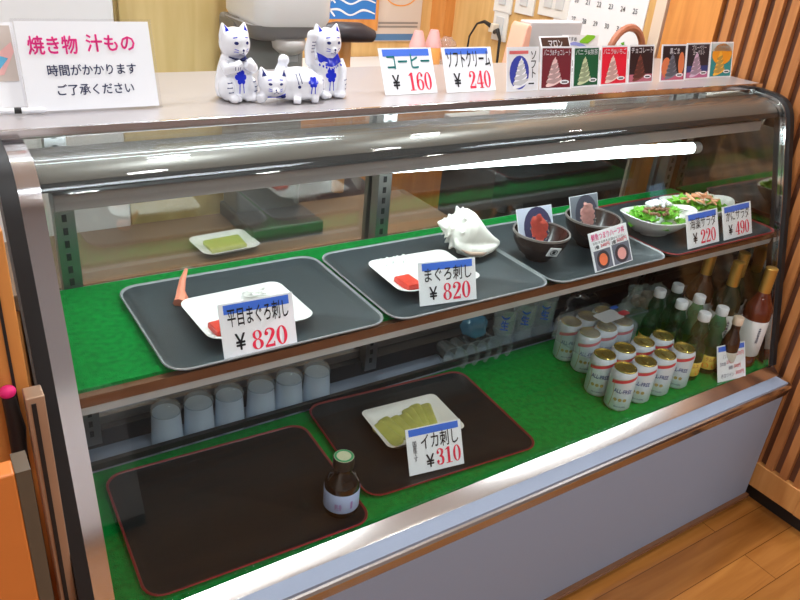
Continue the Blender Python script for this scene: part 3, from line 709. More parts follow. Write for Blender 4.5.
lett = pbr('lettuce', (.20,.56,.05), .45, var=.5, vscale=45); lettp = pbr('lettuce_pale', (.42,.60,.16), .45, var=.4, vscale=60)
def salad(label, x, y, rot, parts, seed):
    t = thing('salad', label, 'salad', (x,y,S0+.005), (0,0,math.radians(rot)))
    t['kind'] = 'stuff'
    leafmesh(seed, 34, .088, .050, .058, .028).build('lettuce', lett, t, smooth=True)
    leafmesh(seed+1, 14, .080, .045, .060, .022).build('pale_lettuce', lettp, t, smooth=True)
    for nm, mat, m in parts: m.build(nm, mat, t, smooth=True)
saladbowl('white boat-shaped bowl with lettuce salad, directly right of the dark bowls', 1.595,1.128,-10)
salad('green lettuce salad with brown topping and white dressing in the left boat bowl', 1.595,1.128,-10, [
    ('brown_topping', pbr('mince_brown', (.26,.12,.06), .5, var=.5), crumbs(5,46,(-.010,-.006,.062),.046,.026,.010,.0052)),
    ('white_dressing', pbr('dressing_white', (.88,.87,.9), .3), crumbs(8,40,(.008,.016,.070),.040,.022,.012,.006))], 11)
saladbowl('white boat-shaped bowl with crab salad, behind the 220 and 490 cards', 1.778,1.150,-14)
salad('crab stick salad on lettuce in the right boat bowl behind the price cards', 1.778,1.150,-14, [
    ('crab_sticks', pbr('crab_orange', (.82,.38,.2), .4, var=.3), crumbs(15,22,(-.004,-.010,.066),.050,.026,.012,.0045,4.5)),
    ('white_strands', pbr('strand_white', (.84,.78,.66), .4), crumbs(18,26,(.010,-.008,.064),.050,.028,.014,.004,4))], 21)

# ------------------------------------------------------------------ lower floor: squid, soy sauce
t = thing('rectangular_dish', 'white rectangular dish of squid slices on the lower tray', 'plate', (.874,1.128,F0+.005), (0,0,math.radians(-4)))
w_, d_ = .205,.150
MB().loft([rr(w_*.8,d_*.78,.02,0), rr(w_*.84,d_*.82,.02,.002), rr(w_,d_,.016,.022), rr(w_*.97,d_*.96,.015,.022), rr(w_*.80,d_*.77,.016,.007)]).build('dish', M['porcelain'], t, smooth=60)
sq = pbr('squid_yellow', (.50,.50,.13), .35, var=.25, vscale=35)
proto = None
for k in range(7):
    p = (.80+.021*k, 1.118+.008*math.sin(k*1.7)+.004*k, F0+.0125)
    ro = (0, math.radians(-16), math.radians(8-5*k))
    if proto is None:
        pts = rr(.030,.086-.0,.008,0,3)
        proto = MB().loft([pts, [(x,y,.006) for x, y, z in pts], [(x*.8,y*.93,.009) for x, y, z in pts]]).build('squid_slice', sq, None, smooth=50, loc=p, rot=ro)
        tag(proto, 'yellow-green raw squid slice overlapping in a row on the white rectangular dish', 'squid slice', 'squid slices on the dish')
    else: copy_tree(proto, p, ro)
g = crumbs(4, 26, (0,0,.004), .016, .012, .010, .005)
tag(g.build('dressing_packet', pbr('packet_white', (.75,.74,.78), .3), None, smooth=True, loc=(.858,1.075,F0+.020)), 'small whitish garnish heap in front of the squid slices', 'garnish')

t = thing('soy_sauce_bottle', 'small dark soy sauce bottle with pale blue label on the empty tray', 'bottle', (.596,.972,F0+.005)); t.scale = (1.14,1.14,1.10)
MB().lathe([(.028,0),(.0305,.003),(.031,.010),(.031,.062),(.029,.070),(.022,.080),(.0165,.087),(.015,.094),(.015,.098)], n=28).build('glass_body', pbr('soy_dark', (.006,.004,.004), .08, coat=.6), t, smooth=True)
MB().lathe([(.0313,.014),(.0316,.0145),(.0316,.054),(.0313,.0545)], n=28, cap0=False, cap1=False).build('label', pbr('label_blue', (.42,.52,.78), .4), t, smooth=True)
MB().lathe([(.0175,.097),(.0185,.099),(.0185,.117),(.0175,.119)], n=24).build('cap', M['dark'], t, smooth=True)
MB().lathe([(.0172,.1185),(.0172,.1196)], n=24).build('cap_disc', pbr('cap_print', (.7,.72,.5), .4), t)
f = MB(); v, fc = ring2(0,0,.0165,.0165,.0125,.0125); f.add([(x,y,.1199) for x, y in v], fc); f.build('cap_ring', pbr('cap_green', (.05,.38,.16), .4), t)
def wrap(vs, fs, r, a0, z0):        # flat print bent round a cylinder; a0 = facing angle
    return [(r*math.cos(a0+x/r), r*math.sin(a0+x/r), z0+z) for x, z in vs], fs
def wtext(mb, body, r, a0, x0, x1, z0, z1, bold=0):
    v, fc = text_geo(body, bold); mb.add(*wrap([(ease(x0,x1,a), ease(z0,z1,b)) for a, b in v], fc, r, a0, 0)); return mb
m = MB(); wtext(m, '刺身', .0319, math.radians(-118), -.013,.0, .022,.036, .03); wtext(m, '1', .0319, math.radians(-118), .016,.019, .024,.04, .03); m.build('label_print', pbr('label_violet', (.36,.22,.5), .5), t)

# ------------------------------------------------------------------ beer cans
TOW = math.radians(-135)
def grid_rect(x0, x1, z0a, z0b, h, n=12):      # slanting band as strips
    vs = []; fs = []
    for i in range(n+1):
        x = ease(x0,x1,i/n); z = ease(z0a,z0b,i/n); vs += [(x,z),(x,z+h)]
        if i: fs.append((2*i-2,2*i,2*i+1,2*i-1))
    return vs, fs
silver_blue = pbr('can_blue_print', (.03,.07,.25), .4); canred = pbr('can_red_print', (.68,.06,.08), .35); cangold = pbr('can_gold_seal', (.42,.33,.12), .4)
def canparts(t, facing=TOW, detail=True, lid='gold'):
    r = .033
    MB().lathe([(.024,0),(.0265,.001),(r,.009),(r,.100),(.0315,.107),(.028,.1135)], n=32).build('can_body', M['can'], t, smooth=50)
    MB().lathe([(.0275,.113),(.0282,.1145),(.0282,.1165),(.027,.1175),(.0255,.1165),(.0250,.1145),(.02,.1142),(.001,.1142)], n=32).build('can_lid', M['gold'], t, smooth=40)
    if not detail: return
    tb = MB(); tb.loft([rr(.013,.022,.006,.1150,4), rr(.013,.022,.006,.1162,4)]); tb.build('pull_tab', M['gold'], t, bevel=.0004)
    m = MB(); m.add(*wrap(*grid_rect(-.032,.040,.079,.099,.0085,16), .03335, facing, 0)); m.build('red_band', canred, t, recalc=True)
    m = MB(); m.add(*wrap(*grid_rect(-.032,.040,.0885,.1075-.001,.0014,16), .0333, facing, 0)); m.add(*wrap(*stroke2([(-.026,.012),(-.021,.05),(-.025,.088)], [.0012,.0016,.0012], 8), .0333, facing, 0)); m.build('gold_line', cangold, t)
    m = MB(); wtext(m, 'ALL-FREE', .0333, facing, -.020,.026,.058,.069,.03); wtext(m, 'ALC.0.00%', .0333, facing, -.012,.018,.016,.020,.01); m.build('can_lettering', silver_blue, t)
    m = MB()
    for k in range(3): m.add(*wrap(*disc2(-.012+k*.012,.038,.0048,.0048,14), .0333, facing, 0))
    m.build('seals', cangold, t)
beer0 = None; rows = ('front', 'back')
names = ('first', 'second', 'third', 'last')
for j, y in enumerate((.972, 1.043)):
    for i, x in enumerate((1.405, 1.480, 1.556, 1.634)):
        lab = 'white beer can with gold lid, %s from the left in the %s row of cans' % (names[i], rows[j])
        if beer0 is None:
            beer0 = thing('beer_can', lab, 'can', (x,y,F0), (0,0,0), 'beer cans standing loose on the turf'); canparts(beer0)
        else: copy_tree(beer0, (x,y,F0), (0,0,random.uniform(-.25,.25)), lab)
# shrink-wrapped six pack behind
t = thing('six_pack', 'clear-wrapped six pack of beer cans behind the loose cans', 'six pack of cans', (1.520,1.180,F0), (0,0,math.radians(3)))
for j in (-.034,.034):
    for i in (-.069,0,.069):
        c = bpy.data.objects.new('can', None); COL.objects.link(c); c.parent = t; c.location = (i,j,0)
        canparts(c, TOW)
def film(w, d, z0, z1, seed, amp=.004):
    rings = []
    for k, (s, z) in enumerate(((.80,z0),(1,z0+.006),(1.0,ease(z0,z1,.5)),(1,z1-.012),(.96,z1-.003),(.85,z1+.004),(.4,z1+.006))):
        ring = []
        for p in rr(w*s, d*s, .028*s, z, 8):
            q = noise.noise(Vector((p[0]*28+seed, p[1]*28, z*28)))*amp; ring.append((p[0]*(1+q*6), p[1]*(1+q*6), z+q))
        rings.append(ring)
    return MB().loft(rings)
film(.216,.148,.055,.122,2).build('shrink_film', glassy('shrink_film', (.96,.97,.98), (.72,.77,.85), .16, 1.5, .08), t, smooth=True)
f = MB(); f.loft([rr(.085,.05,.008,.1296,3), rr(.085,.05,.008,.1302,3)]); f.v = [(x+.03,y-.012,z) for x, y, z in f.v]; f.build('film_print', pbr('film_white', (.75,.77,.82), .35), t)
f = MB(); f.loft([rr(.036,.022,.008,.1305,3), rr(.036,.022,.008,.131,3)]); f.v = [(x+.085,y-.02,z) for x, y, z in f.v]; f.build('film_red_print', canred, t)
f = MB(); f.loft([rr(.03,.014,.006,.1305,3), rr(.03,.014,.006,.131,3)]); f.v = [(x+.085,y+.015,z) for x, y, z in f.v]; f.build('film_blue_print', M['blue'], t)

# ------------------------------------------------------------------ ramune bottles and small bottle
green = glassy('green_bottle_glass', (.42,.70,.50), (.03,.11,.06), .16, 1.5)
def ramune(label, x, y, first=[None]):
    if first[0] is not None: return copy_tree(first[0], (x,y,F0), (0,0,random.random()*6), label)
    t = thing('ramune_bottle', label, 'bottle', (x,y,F0), (0,0,0), 'green lemonade bottles with white caps'); first[0] = t
    MB().lathe([(.024,0),(.0275,.004),(.0285,.02),(.0285,.085),(.026,.104),(.0175,.122),(.0165,.128),(.0225,.140),(.0215,.155),(.0150,.172),(.0135,.186)], n=28).build('glass_body', green, t, smooth=60)
    MB().lathe([(.0155,.180),(.0165,.182),(.0165,.200),(.0150,.203),(.009,.2035)], n=24).build('cap', pbr('cap_white', (.80,.85,.92), .35), t, smooth=True)
    MB().ball((0,0,.147), .0085).build('marble', glassy('marble_glass', (.8,.9,.9), (.3,.4,.4), .2), t, smooth=True)
    MB().lathe([(.0287,.018),(.0291,.0185),(.0291,.060),(.0287,.0605)], n=28, cap0=False, cap1=False).build('label', pbr('label_yellow', (.78,.55,.10), .4), t, smooth=True)
    m = MB()
    for a in (-150,-100,-40,30,100,170): m.add(*wrap(*disc2(0,.030,.009,.008,16), .0294, math.radians(a), 0))
    m.build('label_orange', pbr('label_orange', (.85,.25,.03), .4), t)
    m = MB()
    for a in (-130,-30,70): wtext(m, 'ラムネ', .0294, math.radians(a), -.013,.013,.044,.056,.02)
    m.build('label_lettering', pbr('label_brown', (.35,.05,.02), .4), t)
    return t
cols = ('right-hand', 'left-hand'); rws = ('front', 'middle', 'back')
for j, y in enumerate((.982, 1.057, 1.132)):
    for i, x in enumerate((1.778, 1.700)):
        if i == 0 and j == 2: ramune('green lemonade bottle with white cap, back of the right-hand row beside the wine bottles', x, y)
        else: ramune('green lemonade bottle with white cap, %s one of the %s row' % (rws[j], cols[i]), x, y)
t = thing('brown_bottle', 'small dark brown bottle with beige cap behind the drinks card', 'bottle', (1.818,.952,F0))
brown = pbr('brown_bottle_glass', (.035,.014,.008), .08, coat=.6)
MB().lathe([(.022,0),(.0245,.003),(.0245,.095),(.021,.112),(.0125,.135),(.0118,.160)], n=24).build('glass_body', brown, t, smooth=60)
MB().lathe([(.0138,.156),(.0145,.158),(.0145,.176),(.013,.178)], n=20).build('cap', pbr('cap_beige', (.68,.56,.42), .4), t, smooth=True)
MB().lathe([(.0247,.03),(.0250,.0305),(.0250,.075),(.0247,.0755)], n=24, cap0=False, cap1=False).build('label', pbr('label_cream', (.62,.58,.5), .5), t, smooth=True)

# wine bottles
foil = pbr('gold_foil', (.62,.40,.10), .3, .75, bump=.15, bscale=120)
def wine(label, x, y, body, lab, first=[]):
    t = thing('wine_bottle', label, 'bottle', (x,y,F0), (0,0,0), 'wine bottles with gold foil necks')
    MB().lathe([(.034,0),(.0375,.005),(.038,.02),(.038,.170),(.035,.192),(.022,.216),(.0155,.232),(.0145,.25)], n=32).build('glass_body', body, t, smooth=60)
    fo = [(.0155,.228)]
    for k in range(7): fo += [(.0165,.232+k*.009),(.0158,.237+k*.009)]
    fo += [(.0165,.296),(.0165,.302),(.0135,.304)]
    MB().lathe(fo, n=24).build('foil_neck', foil, t, smooth=True)
    MB().lathe([(.0382,.040),(.0386,.0405),(.0386,.150),(.0382,.1505)], n=32, cap0=False, cap1=False).build('label', pbr('label_white', (.72,.74,.74), .5), t, smooth=True)
    m = MB()
    for k in range(3): wtext(m, lab, .0389, math.radians(-118), -.004,.004,.085,.135,.02)
    m.build('label_lettering', M['navy'], t)
    return t
gd = pbr('dark_green_glass', (.012,.025,.012), .07, coat=.6); rd = pbr('amber_glass', (.12,.022,.008), .07, coat=.6)
wine('wine bottle with gold neck and white label, nearest the right-hand glass end', 1.922,.962,rd,'赤\n酒')
wine('dark green wine bottle with gold neck just left of the rightmost bottle', 1.868,1.028,gd,'白\n酒')
wine('dark wine bottle with gold neck beside the lemonade bottles', 1.862,1.112,brown,'赤\n酒')
wine('dark green wine bottle with gold neck at the back right corner', 1.945,1.062,gd,'白\n酒')

# ------------------------------------------------------------------ back row on the lower floor (behind the rail)
BZ = .456
frost = glassy('frosted_cup', (.82,.90,.97), (.70,.82,.97), .68, 1.45, .1); clear = glassy('clear_cup', (.95,.97,.97), (.75,.85,.88), .18, 1.7, .03)
order = ('leftmost', 'second from the left', 'third from the left', 'third from the right', 'second from the right', 'rightmost')
c0 = None
for k, x in enumerate((.365,.438,.510,.588,.660,.735)):
    lab = 'upturned frosted plastic cup, %s of six behind the empty tray' % order[k]
    if c0 is None:
        c0 = thing('plastic_cup', lab, 'cup', (x,1.350,.456), (0,0,0), 'frosted cups in a row')
        MB().lathe([(.036,0),(.0355,.004),(.031,.082),(.029,.086)], n=28).build('cup_wall', frost, c0, smooth=60)
        MB().lathe([(.0295,.085),(.033,.087),(.033,.092),(.030,.101),(.020,.107),(.001,.109)], n=28, cap0=False).build('dome_lid', glassy('dome_lid', (.9,.94,.96), (.6,.68,.74), .25, 1.5, .05), c0, smooth=60)
    else: copy_tree(c0, (x,1.350,.456), None, lab)
c0 = None
pos = ('nearest the blue packet', 'second in the heap', 'third in the heap', 'fourth in the heap', 'at the right end of the heap')
for k in range(5):
    x = 1.135+k*.042; lab = 'clear plastic cup lying on its side, %s' % pos[k]
    p = (x,1.345,.494); r_ = (math.radians(82),math.radians(-12+5*k),math.radians(-12-4*k))
    if c0 is None:
        c0 = thing('clear_cup', lab, 'cup', p, r_, 'clear cups lying at the back')
        MB().lathe([(.024,-.03),(.026,-.028),(.036,.05),(.038,.052),(.037,.053),(.034,.049),(.024,-.026),(.002,-.027)], n=24).build('cup_wall', clear, c0, smooth=60)
    else: copy_tree(c0, p, r_, lab)
c0 = None
for k, x in enumerate((1.335,1.412,1.489)):
    lab = 'tall clear glass with blue print, %s of three in the back row' % ('left','middle','right')[k]
    if c0 is None:
        c0 = thing('tall_glass', lab, 'glass', (x,1.352,BZ), (0,0,0), 'tall clear glasses with blue print')
        MB().lathe([(.026,0),(.028,.003),(.034,.135),(.033,.1355),(.027,.012),(.002,.011)], n=28).build('glass_wall', clear, c0, smooth=60)
        m = MB(); wtext(m, '生', .0335, math.radians(-130), -.011,.011,.075,.105,.03); m.add(*wrap(*stroke2([(-.012,.118),(0,.112),(.012,.118)],[.003,.006,.003],6), .0338, math.radians(-130), 0)); m.build('blue_print', M['blue'], c0)
    else: copy_tree(c0, (x,1.352,BZ), None, lab)
def crumple(c, r, seed, amp, n=26, m=18, f=22, flat=0):
    mb = MB(); mb.ball((0,0,0), r, n, m); out = []
    for x, y, z in mb.v:
        v = Vector((x,y,z)); k = noise.turbulence(Vector((x*f+seed,y*f,z*f)), 4, False)*amp
        v += v.normalized()*k; out.append((v.x+c[0], v.y+c[1], max(v.z+c[2], flat)))
    mb.v = out; return mb
o = crumple((0,0,.028), (.042,.026,.030), 4, .016).build('blue_packet', pbr('packet_blue', (.06,.20,.32), .2), None, smooth=True, loc=(1.225,1.352,.531)); tag(o, 'crinkled blue plastic packet lying over the clear cups', 'packet')
o = crumple((0,0,.062), (.075,.028,.062), 9, .02).build('black_bag', pbr('bag_black', (.010,.011,.014), .12, coat=.6), None, smooth=True, loc=(1.635,1.346,BZ)); tag(o, 'shiny black crumpled bag behind the wrapped six pack', 'bag')
t = thing('clear_bag', 'crumpled clear plastic bag with brown contents behind the lemonade bottles', 'bag', (1.800,1.235,F0))
crumple((0,0,.075), (.10,.050,.078), 2, .028, 34, 24, 18).build('plastic', glassy('bag_film', (.90,.94,.92), (.52,.60,.57), .28, 1.5, .08), t, smooth=True)
crumbs(31, 30, (.0,0,.09), .052, .026, .024, .016).build('contents', pbr('bag_brown', (.24,.11,.04), .5, var=.4), t, smooth=True)
# ------------------------------------------------------------------ staff side behind the showcase
def box_thing(name, label, cat, x0, x1, y0, y1, z0, z1, mat, bevel=.003):
    o = MB().box(x0-(x0+x1)/2,x1-(x0+x1)/2,y0-y0,y1-y0,0,z1-z0).build(name, mat, None, bevel=bevel, loc=((x0+x1)/2,y0,z0)); return tag(o, label, cat)
wt = thing('work_table', 'low wooden work table close behind the showcase glass', 'table', (.6,1.63,0))
MB().box(-.55,.75,0,.31,.70,.74).build('table_top', pbr('table_brown', (.20,.125,.075), .4, var=.2, vscale=9), wt, bevel=.003)
MB().box(-.53,.73,.02,.04,.45,.70).build('apron', M['door'], wt)
for x in (-.53,.69):
    for y in (.02,.26): MB().box(x,x+.04,y,y+.04,0,.70).build('leg', M['door'], wt)
t = plate('square_plate', 'white plate of squid added on the work table for the rear glass reflection', .64,1.70,.74,.15,.12,4)  # dish and squid added behind the glass to stand in for a reflection
slab('reflection_squid', 'yellow-green squid fillet added behind the rear glass in place of a reflection', 'squid slice', (.64,1.70,.7485), [(-.05,-.03),(.045,-.034),(.055,.028),(-.045,.032)], .012, sq, 6)
bc = thing('back_counter', 'wooden back counter under the posters on the rear wall', 'counter', (.9,2.36,0))
MB().box(-2.1,1.13,0,.43,.06,.97).build('carcass', M['door'], bc)
MB().box(-2.1,1.14,-.02,.43,.97,1.0).build('worktop', pbr('worktop_white', (.7,.7,.7), .35), bc, bevel=.003)
MB().box(-2.1,1.13,.03,.43,0,.06).build('plinth', M['dark'], bc)
for k in range(5):
    d = MB().box(-2.08+k*.64,-1.46+k*.64,-.018,0,.09,.95).build('cabinet_door', M['wood'], bc, bevel=.002)
    MB().box(-1.53+k*.64,-1.50+k*.64,-.03,-.018,.6,.75).build('handle', M['chrome'], d)
# pale wooden cupboard and white cabinet, upper left
cb = thing('wooden_cupboard', 'pale yellow wooden cupboard standing behind the notice sign', 'cupboard', (.62,1.99,.74))
cbx = MB().box(-.138,.150,.0,.30,-.74,1.4); cbx.build('carcass', M['yell'], cb, bevel=.003)
MB().box(-.130,.142,-.016,0,.30,1.35).build('cupboard_door', M['yell'], cb, bevel=.002)
fr = thing('white_cabinet', 'white cabinet at the top left corner behind the notice sign', 'cabinet', (.05,1.95,.0))
MB().box(-.5,.422,0,.36,.02,2.1).build('body', pbr('cabinet_white', (.84,.84,.85), .35), fr, bevel=.006)
MB().box(-.49,-.04,-.018,0,.06,2.06).build('cabinet_door', MATS['cabinet_white'], fr, bevel=.004)
MB().box(-.03,.415,-.018,0,.06,2.06).build('cabinet_door', MATS['cabinet_white'], fr, bevel=.004)
# white drink dispenser
dm = thing('drink_dispenser', 'white countertop drink dispenser with grey spout, behind the porcelain cats', 'drink dispenser', (.815,1.695,.74))
plastic = pbr('white_plastic', (.86,.85,.83), .3); greyp = pbr('grey_plastic', (.30,.29,.29), .4)
hd = MB().loft([rr(.185,.22,.035,.545), rr(.200,.236,.04,.560), rr(.205,.24,.04,.75), rr(.18,.21,.04,.80)]); hd.v = [(x+.018,y+.12,z) for x, y, z in hd.v]; hd.build('head', plastic, dm, smooth=50)
MB().box(-.09,.10,.13,.24,.0,.548).build('column', pbr('column_grey', (.20,.185,.17), .4), dm, bevel=.01)
m = MB().loft([rr(.185,.19,.03,.546), rr(.160,.165,.03,.520), rr(.13,.14,.03,.508)]); m.v = [(x,y+.115,z) for x, y, z in m.v]; m.build('spout_housing', greyp, dm, smooth=40)
MB().lathe([(.040,.512),(.043,.506),(.040,.490),(.026,.478),(.012,.474)], (.018,.05,0), 24).build('nozzle', pbr('nozzle_grey', (.62,.60,.58), .35), dm, smooth=True)
MB().box(.002,.042,.045,.075,.455,.478).build('drip_tip', greyp, dm, bevel=.003)
MB().box(-.10,.11,0,.24,0,.04).build('base', pbr('base_dark', (.07,.06,.055), .4), dm, bevel=.006)
# black rounded handle object behind the bib cat
m = MB().tube([(-.10,0,0),(-.05,-.01,.004),(.03,-.012,.002),(.085,0,-.01)], [.024,.030,.030,.020], 14)
st = thing('counter_stool', 'dark padded stool back and wooden post behind the bib cat', 'stool', (1.215,2.12,0))
m.v = [(x,y,z+1.205) for x, y, z in m.v]; m.build('padded_back', pbr('dark_padding', (.035,.028,.035), .4), st, smooth=True)
m = MB().tube([(.0,.02,.0),(.0,.02,1.20)], [.024,.02], 10); m.build('post', M['door'], st, smooth=True)
MB().box(-.16,.16,-.14,.16,.62,.68).build('seat', MATS['dark_padding'], st, bevel=.015)
for x in (-.14,.12):
    for y in (-.12,.12): MB().box(x,x+.025,y,y+.025,0,.62).build('leg', M['door'], st)
# wall posters on the back wall
def wallcard(name, label, cat, x0, x1, z0, z1, mat, y=2.8, th=.006):
    t = thing(name, label, cat, (x0,y-th,z0)); MB().box(0,x1-x0,0,th,0,z1-z0).build('sheet', mat, t); return t
pw = wallcard('wave_poster', 'blue and white wave poster in an orange frame on the rear wall', 'poster', 1.435,1.73,1.105,1.55, M['wood'], th=.02)
Flat().rect(.015,.28,.045,.43).build('print', pbr('poster_blue', (.03,.19,.55), .5), pw, .0005)
f = Flat()
for k in range(9):
    z = .07+k*.042; f.shape(stroke2([(.02+.05*(k%2),z),(.10,z+.012),(.16,z-.010),(.22,z+.010),(.277,z-.004)], [.004,.009,.006,.009,.004], 6))
for k in range(3): f.shape(stroke2([(.018,.16+k*.05),(.05,.10+k*.05),(.09,.055+k*.05)], [.006,.010,.006], 6))
f.build('wave_lines', M['paper'], pw, .0012)
pl = wallcard('menu_leaflet', 'beige printed leaflet with orange circle hanging on the rear wall', 'leaflet', 1.72,1.955,1.06,1.42, pbr('leaflet_beige', (.66,.54,.45), .6))
Flat().shape(ring2(.125,.20,.085,.060,.080,.055)).rect(.065,.185,.196,.202).rect(.07,.18,.225,.231).build('orange_circle', pbr('print_orange', (.85,.32,.05), .5), pl)
f = Flat(); f.text('おすすめメニュー', .06,.19,.205,.222); f.text('本日の一品', .08,.17,.235,.250); f.build('leaflet_text', pbr('print_brown', (.35,.12,.04), .5), pl)
Flat().rect(.02,.22,.07,.078).rect(.02,.22,.055,.063).build('text_lines', pbr('print_grey', (.3,.25,.22), .5), pl)
Flat().rect(.01,.225,.004,.030).build('blue_band', pbr('print_denim', (.08,.19,.36), .5), pl)
# pink and orange bottles on the back counter
pb0 = None
for k, (x, y) in enumerate(((1.745,2.50),(1.835,2.52))):
    lab = 'pink-topped orange plastic bottle on the back counter, %s of two' % ('left','right')[k]
    if pb0 is None:
        pb0 = thing('sauce_bottle', lab, 'bottle', (x,y,1.0), (0,0,0), 'pink and orange bottles')
        MB().lathe([(.030,0),(.033,.004),(.033,.085),(.030,.09)], n=20).build('body', pbr('bottle_orange', (.85,.38,.10), .4), pb0, smooth=True)
        MB().lathe([(.0335,.086),(.0335,.094),(.028,.112),(.020,.140),(.016,.15)], n=20).build('cap', pbr('bottle_pink', (.84,.45,.44), .4), pb0, smooth=True)
    else: copy_tree(pb0, (x,y,1.0), None, lab)
o = crumple((0,0,.06), (.045,.035,.06), 6, .015).build('clear_pouch', glassy('pouch_film', (.95,.9,.88), (.75,.6,.52), .3, 1.45, .1), None, smooth=True, loc=(1.925,2.54,1.0)); tag(o, 'crumpled clear pouch beside the pink-topped bottles', 'pouch')
# right wall: switches, socket, calendar
def rwall(name, label, cat, y0, y1, z0, z1, mat, th=.008, group=None):
    """local x runs towards the viewer along the wall"""
    t = thing(name, label, cat, (XR-th,y1,z0), (0,0,-PI/2), group); MB().box(0,y1-y0,0,th,0,z1-z0).build('plate', mat, t, bevel=.0015); return t
sw = pbr('switch_white', (.78,.76,.72), .35)
for k, (y1, y0, lab) in enumerate(((2.44,2.335,'far one nearest the room corner'),(2.315,2.21,'middle one'),(2.185,2.03,'wide one nearest the calendar'))):
    t = rwall('light_switch', 'white wall switch plate high on the wood wall, %s' % lab, 'light switch', y0, y1, 1.235+k*.012, 1.355+k*.012, sw, group='switch plates')
    n = 2 if k == 2 else 1
    for q in range(n): MB().box(.03+q*.06,.07+q*.06,-.004,0,.03,.09).build('rocker', pbr('rocker_grey', (.62,.62,.62), .4), t, bevel=.001)
so = rwall('wall_socket', 'white wall socket with a black plug, below the switches', 'socket', 2.345,2.43,1.13,1.24, sw)
MB().box(.02,.065,-.003,0,.02,.09).build('socket_face', MATS['rocker_grey'], so, bevel=.001)
pg = thing('power_plug', 'black and white plug with black cord in the wall socket', 'plug', (XR-.013,2.385,1.175), (0,0,-PI/2))
MB().box(-.028,.002,-.03,0,-.014,.018).build('adaptor', pbr('plug_cream', (.7,.62,.5), .4), pg, bevel=.002)
m = MB(); m.tube([(-.016,-.03,.01),(-.05,-.035,.02),(-.10,-.03,.005),(-.14,-.03,-.05),(-.15,-.03,-.16)], [.009,.007,.004,.004,.004], 8); m.tube([(0,-.02,-.012),(.03,-.03,.0),(.05,-.03,-.03),(.055,-.03,-.16)], [.008,.009,.006,.004], 8); m.build('cord', M['dark'], pg, smooth=True)
cal = rwall('wall_calendar', 'large white paper calendar hanging on the right-hand wood wall', 'calendar', 1.69,2.10,1.09,1.64, M['paper'], .005)
f = Flat(); n = 1
for r_ in range(6):
    for c_ in range(7):
        if n <= 31 and not (r_ == 0 and c_ < 3):
            f.text(str(n), .038+c_*.053,.038+c_*.053+(.011 if n < 10 else .019), .42-r_*.062,.436-r_*.062,.01); n += 1
f.build('date_numbers', pbr('date_grey', (.16,.16,.2), .6), cal)
# things standing on the rear edge of the top
pbg = thing('paper_sheet_holder', 'pale grey paper pad in a pinkish holder behind the flavour cards', 'holder', (1.68,1.70,1.0))
MB().box(-.10,.11,0,.05,.0,.302).build('paper_pad', pbr('pad_grey', (.56,.55,.56), .6), pbg, bevel=.004)
m = MB().prism_y([(-.165,.0),(-.102,.0),(-.102,.29),(-.115,.298),(-.124,.285)], -.01,.06); m.build('pink_side', pbr('holder_pink', (.86,.45,.33), .45), pbg, bevel=.004)
st2 = thing('side_cabinet', 'dark narrow cabinet with pale top behind the flavour cards carrying pad and basket', 'cabinet', (1.78,1.60,0))
MB().box(-.34,.26,0,.28,.96,1.0).build('stand_top', pbr('stand_white', (.74,.7,.68), .4), st2, bevel=.003)
MB().box(-.33,.25,.01,.27,.06,.96).build('carcass', pbr('stand_dark', (.05,.042,.042), .5, var=.5, vscale=7), st2)
for x in (-.33,.21):
    for y in (.01,.23): MB().box(x,x+.04,y,y+.04,0,.06).build('foot', M['dark'], st2)
bk = thing('basket', 'brown wicker basket with round handle and green plant behind the flavour cards', 'basket', (1.955,1.655,1.0)); bk.scale = (.95,.95,1.07)
MB().lathe([(.055,0),(.07,.08),(.085,.2),(.08,.2),(.05,.01)], n=24).build('wicker_body', pbr('wicker', (.38,.2,.1), .6, var=.4, bump=.6, bscale=90), bk, smooth=True)
m = MB(); m.tube([(.083*math.cos(PI*k/14), 0, .19+.085*math.sin(PI*k/14)) for k in range(15)], .011, 8); m.build('basket_handle', pbr('handle_brown', (.42,.15,.08), .5, var=.3), bk, smooth=True)
leafmesh(41, 10, .05, .03, .24, .028).build('leaves', lett, bk, smooth=True)
hc = thing('handwritten_card', 'white card with blue swoosh and green leaf beside the basket', 'card', (1.768,1.655,1.0), (math.radians(-6),0,math.radians(-4)))
MB().box(-.07,.075,0,.002,0,.27).build('sheet', M['paper'], hc)
Flat().shape(stroke2([(-.06,.235),(-.02,.245),(.03,.232),(.07,.205)], [.004,.010,.010,.004], 6)).build('blue_swoosh', pbr('swoosh_blue', (.30,.34,.75), .5), hc)
f = Flat(); f.text('おすすめ', -.062,-.012,.252,.264,.02); f.build('card_writing', M['black'], hc)
Flat().shape(stroke2([(.0,.250),(.03,.258),(.06,.266)], [.004,.026,.004], 6)).build('green_leaf', pbr('leaf_green', (.22,.55,.02), .5), hc, .0012)
# leaflets at the far left of the counter top
lf = cardroot('leaflet_stack', 'beige and blue printed leaflet in a clear holder at the far left', 'leaflet', (.02,1.33,TZ), .155, .13, 0, 20, mat='paper')
Flat().rect(.005,.15,.04,.125).build('beige_print', pbr('lf_beige', (.55,.47,.42), .5), lf, .0002)
Flat().poly([(.09,.045),(.13,.05),(.15,.085),(.148,.10),(.11,.07)]).build('pink_shape', pbr('lf_pink', (.75,.40,.38), .5), lf, .0006)
Flat().poly([(.10,.06),(.125,.058),(.14,.075),(.125,.08)]).build('blue_shape', pbr('lf_blue', (.10,.40,.62), .5), lf, .0010)
Flat().text('MENU', .10,.150,.095,.118).build('leaflet_text', pbr('lf_grey', (.25,.23,.25), .5), lf, .0010) if False else None
pen = thing('pen', 'slim white pen lying in front of the leaflets at the far left', 'pen', (.13,1.29,TZ+.005), (0,PI/2,math.radians(-8)))
MB().lathe([(.001,-.07),(.004,-.06),(.0045,-.055),(.0045,.06),(.003,.064)], n=12).build('barrel', M['white'], pen, smooth=True)
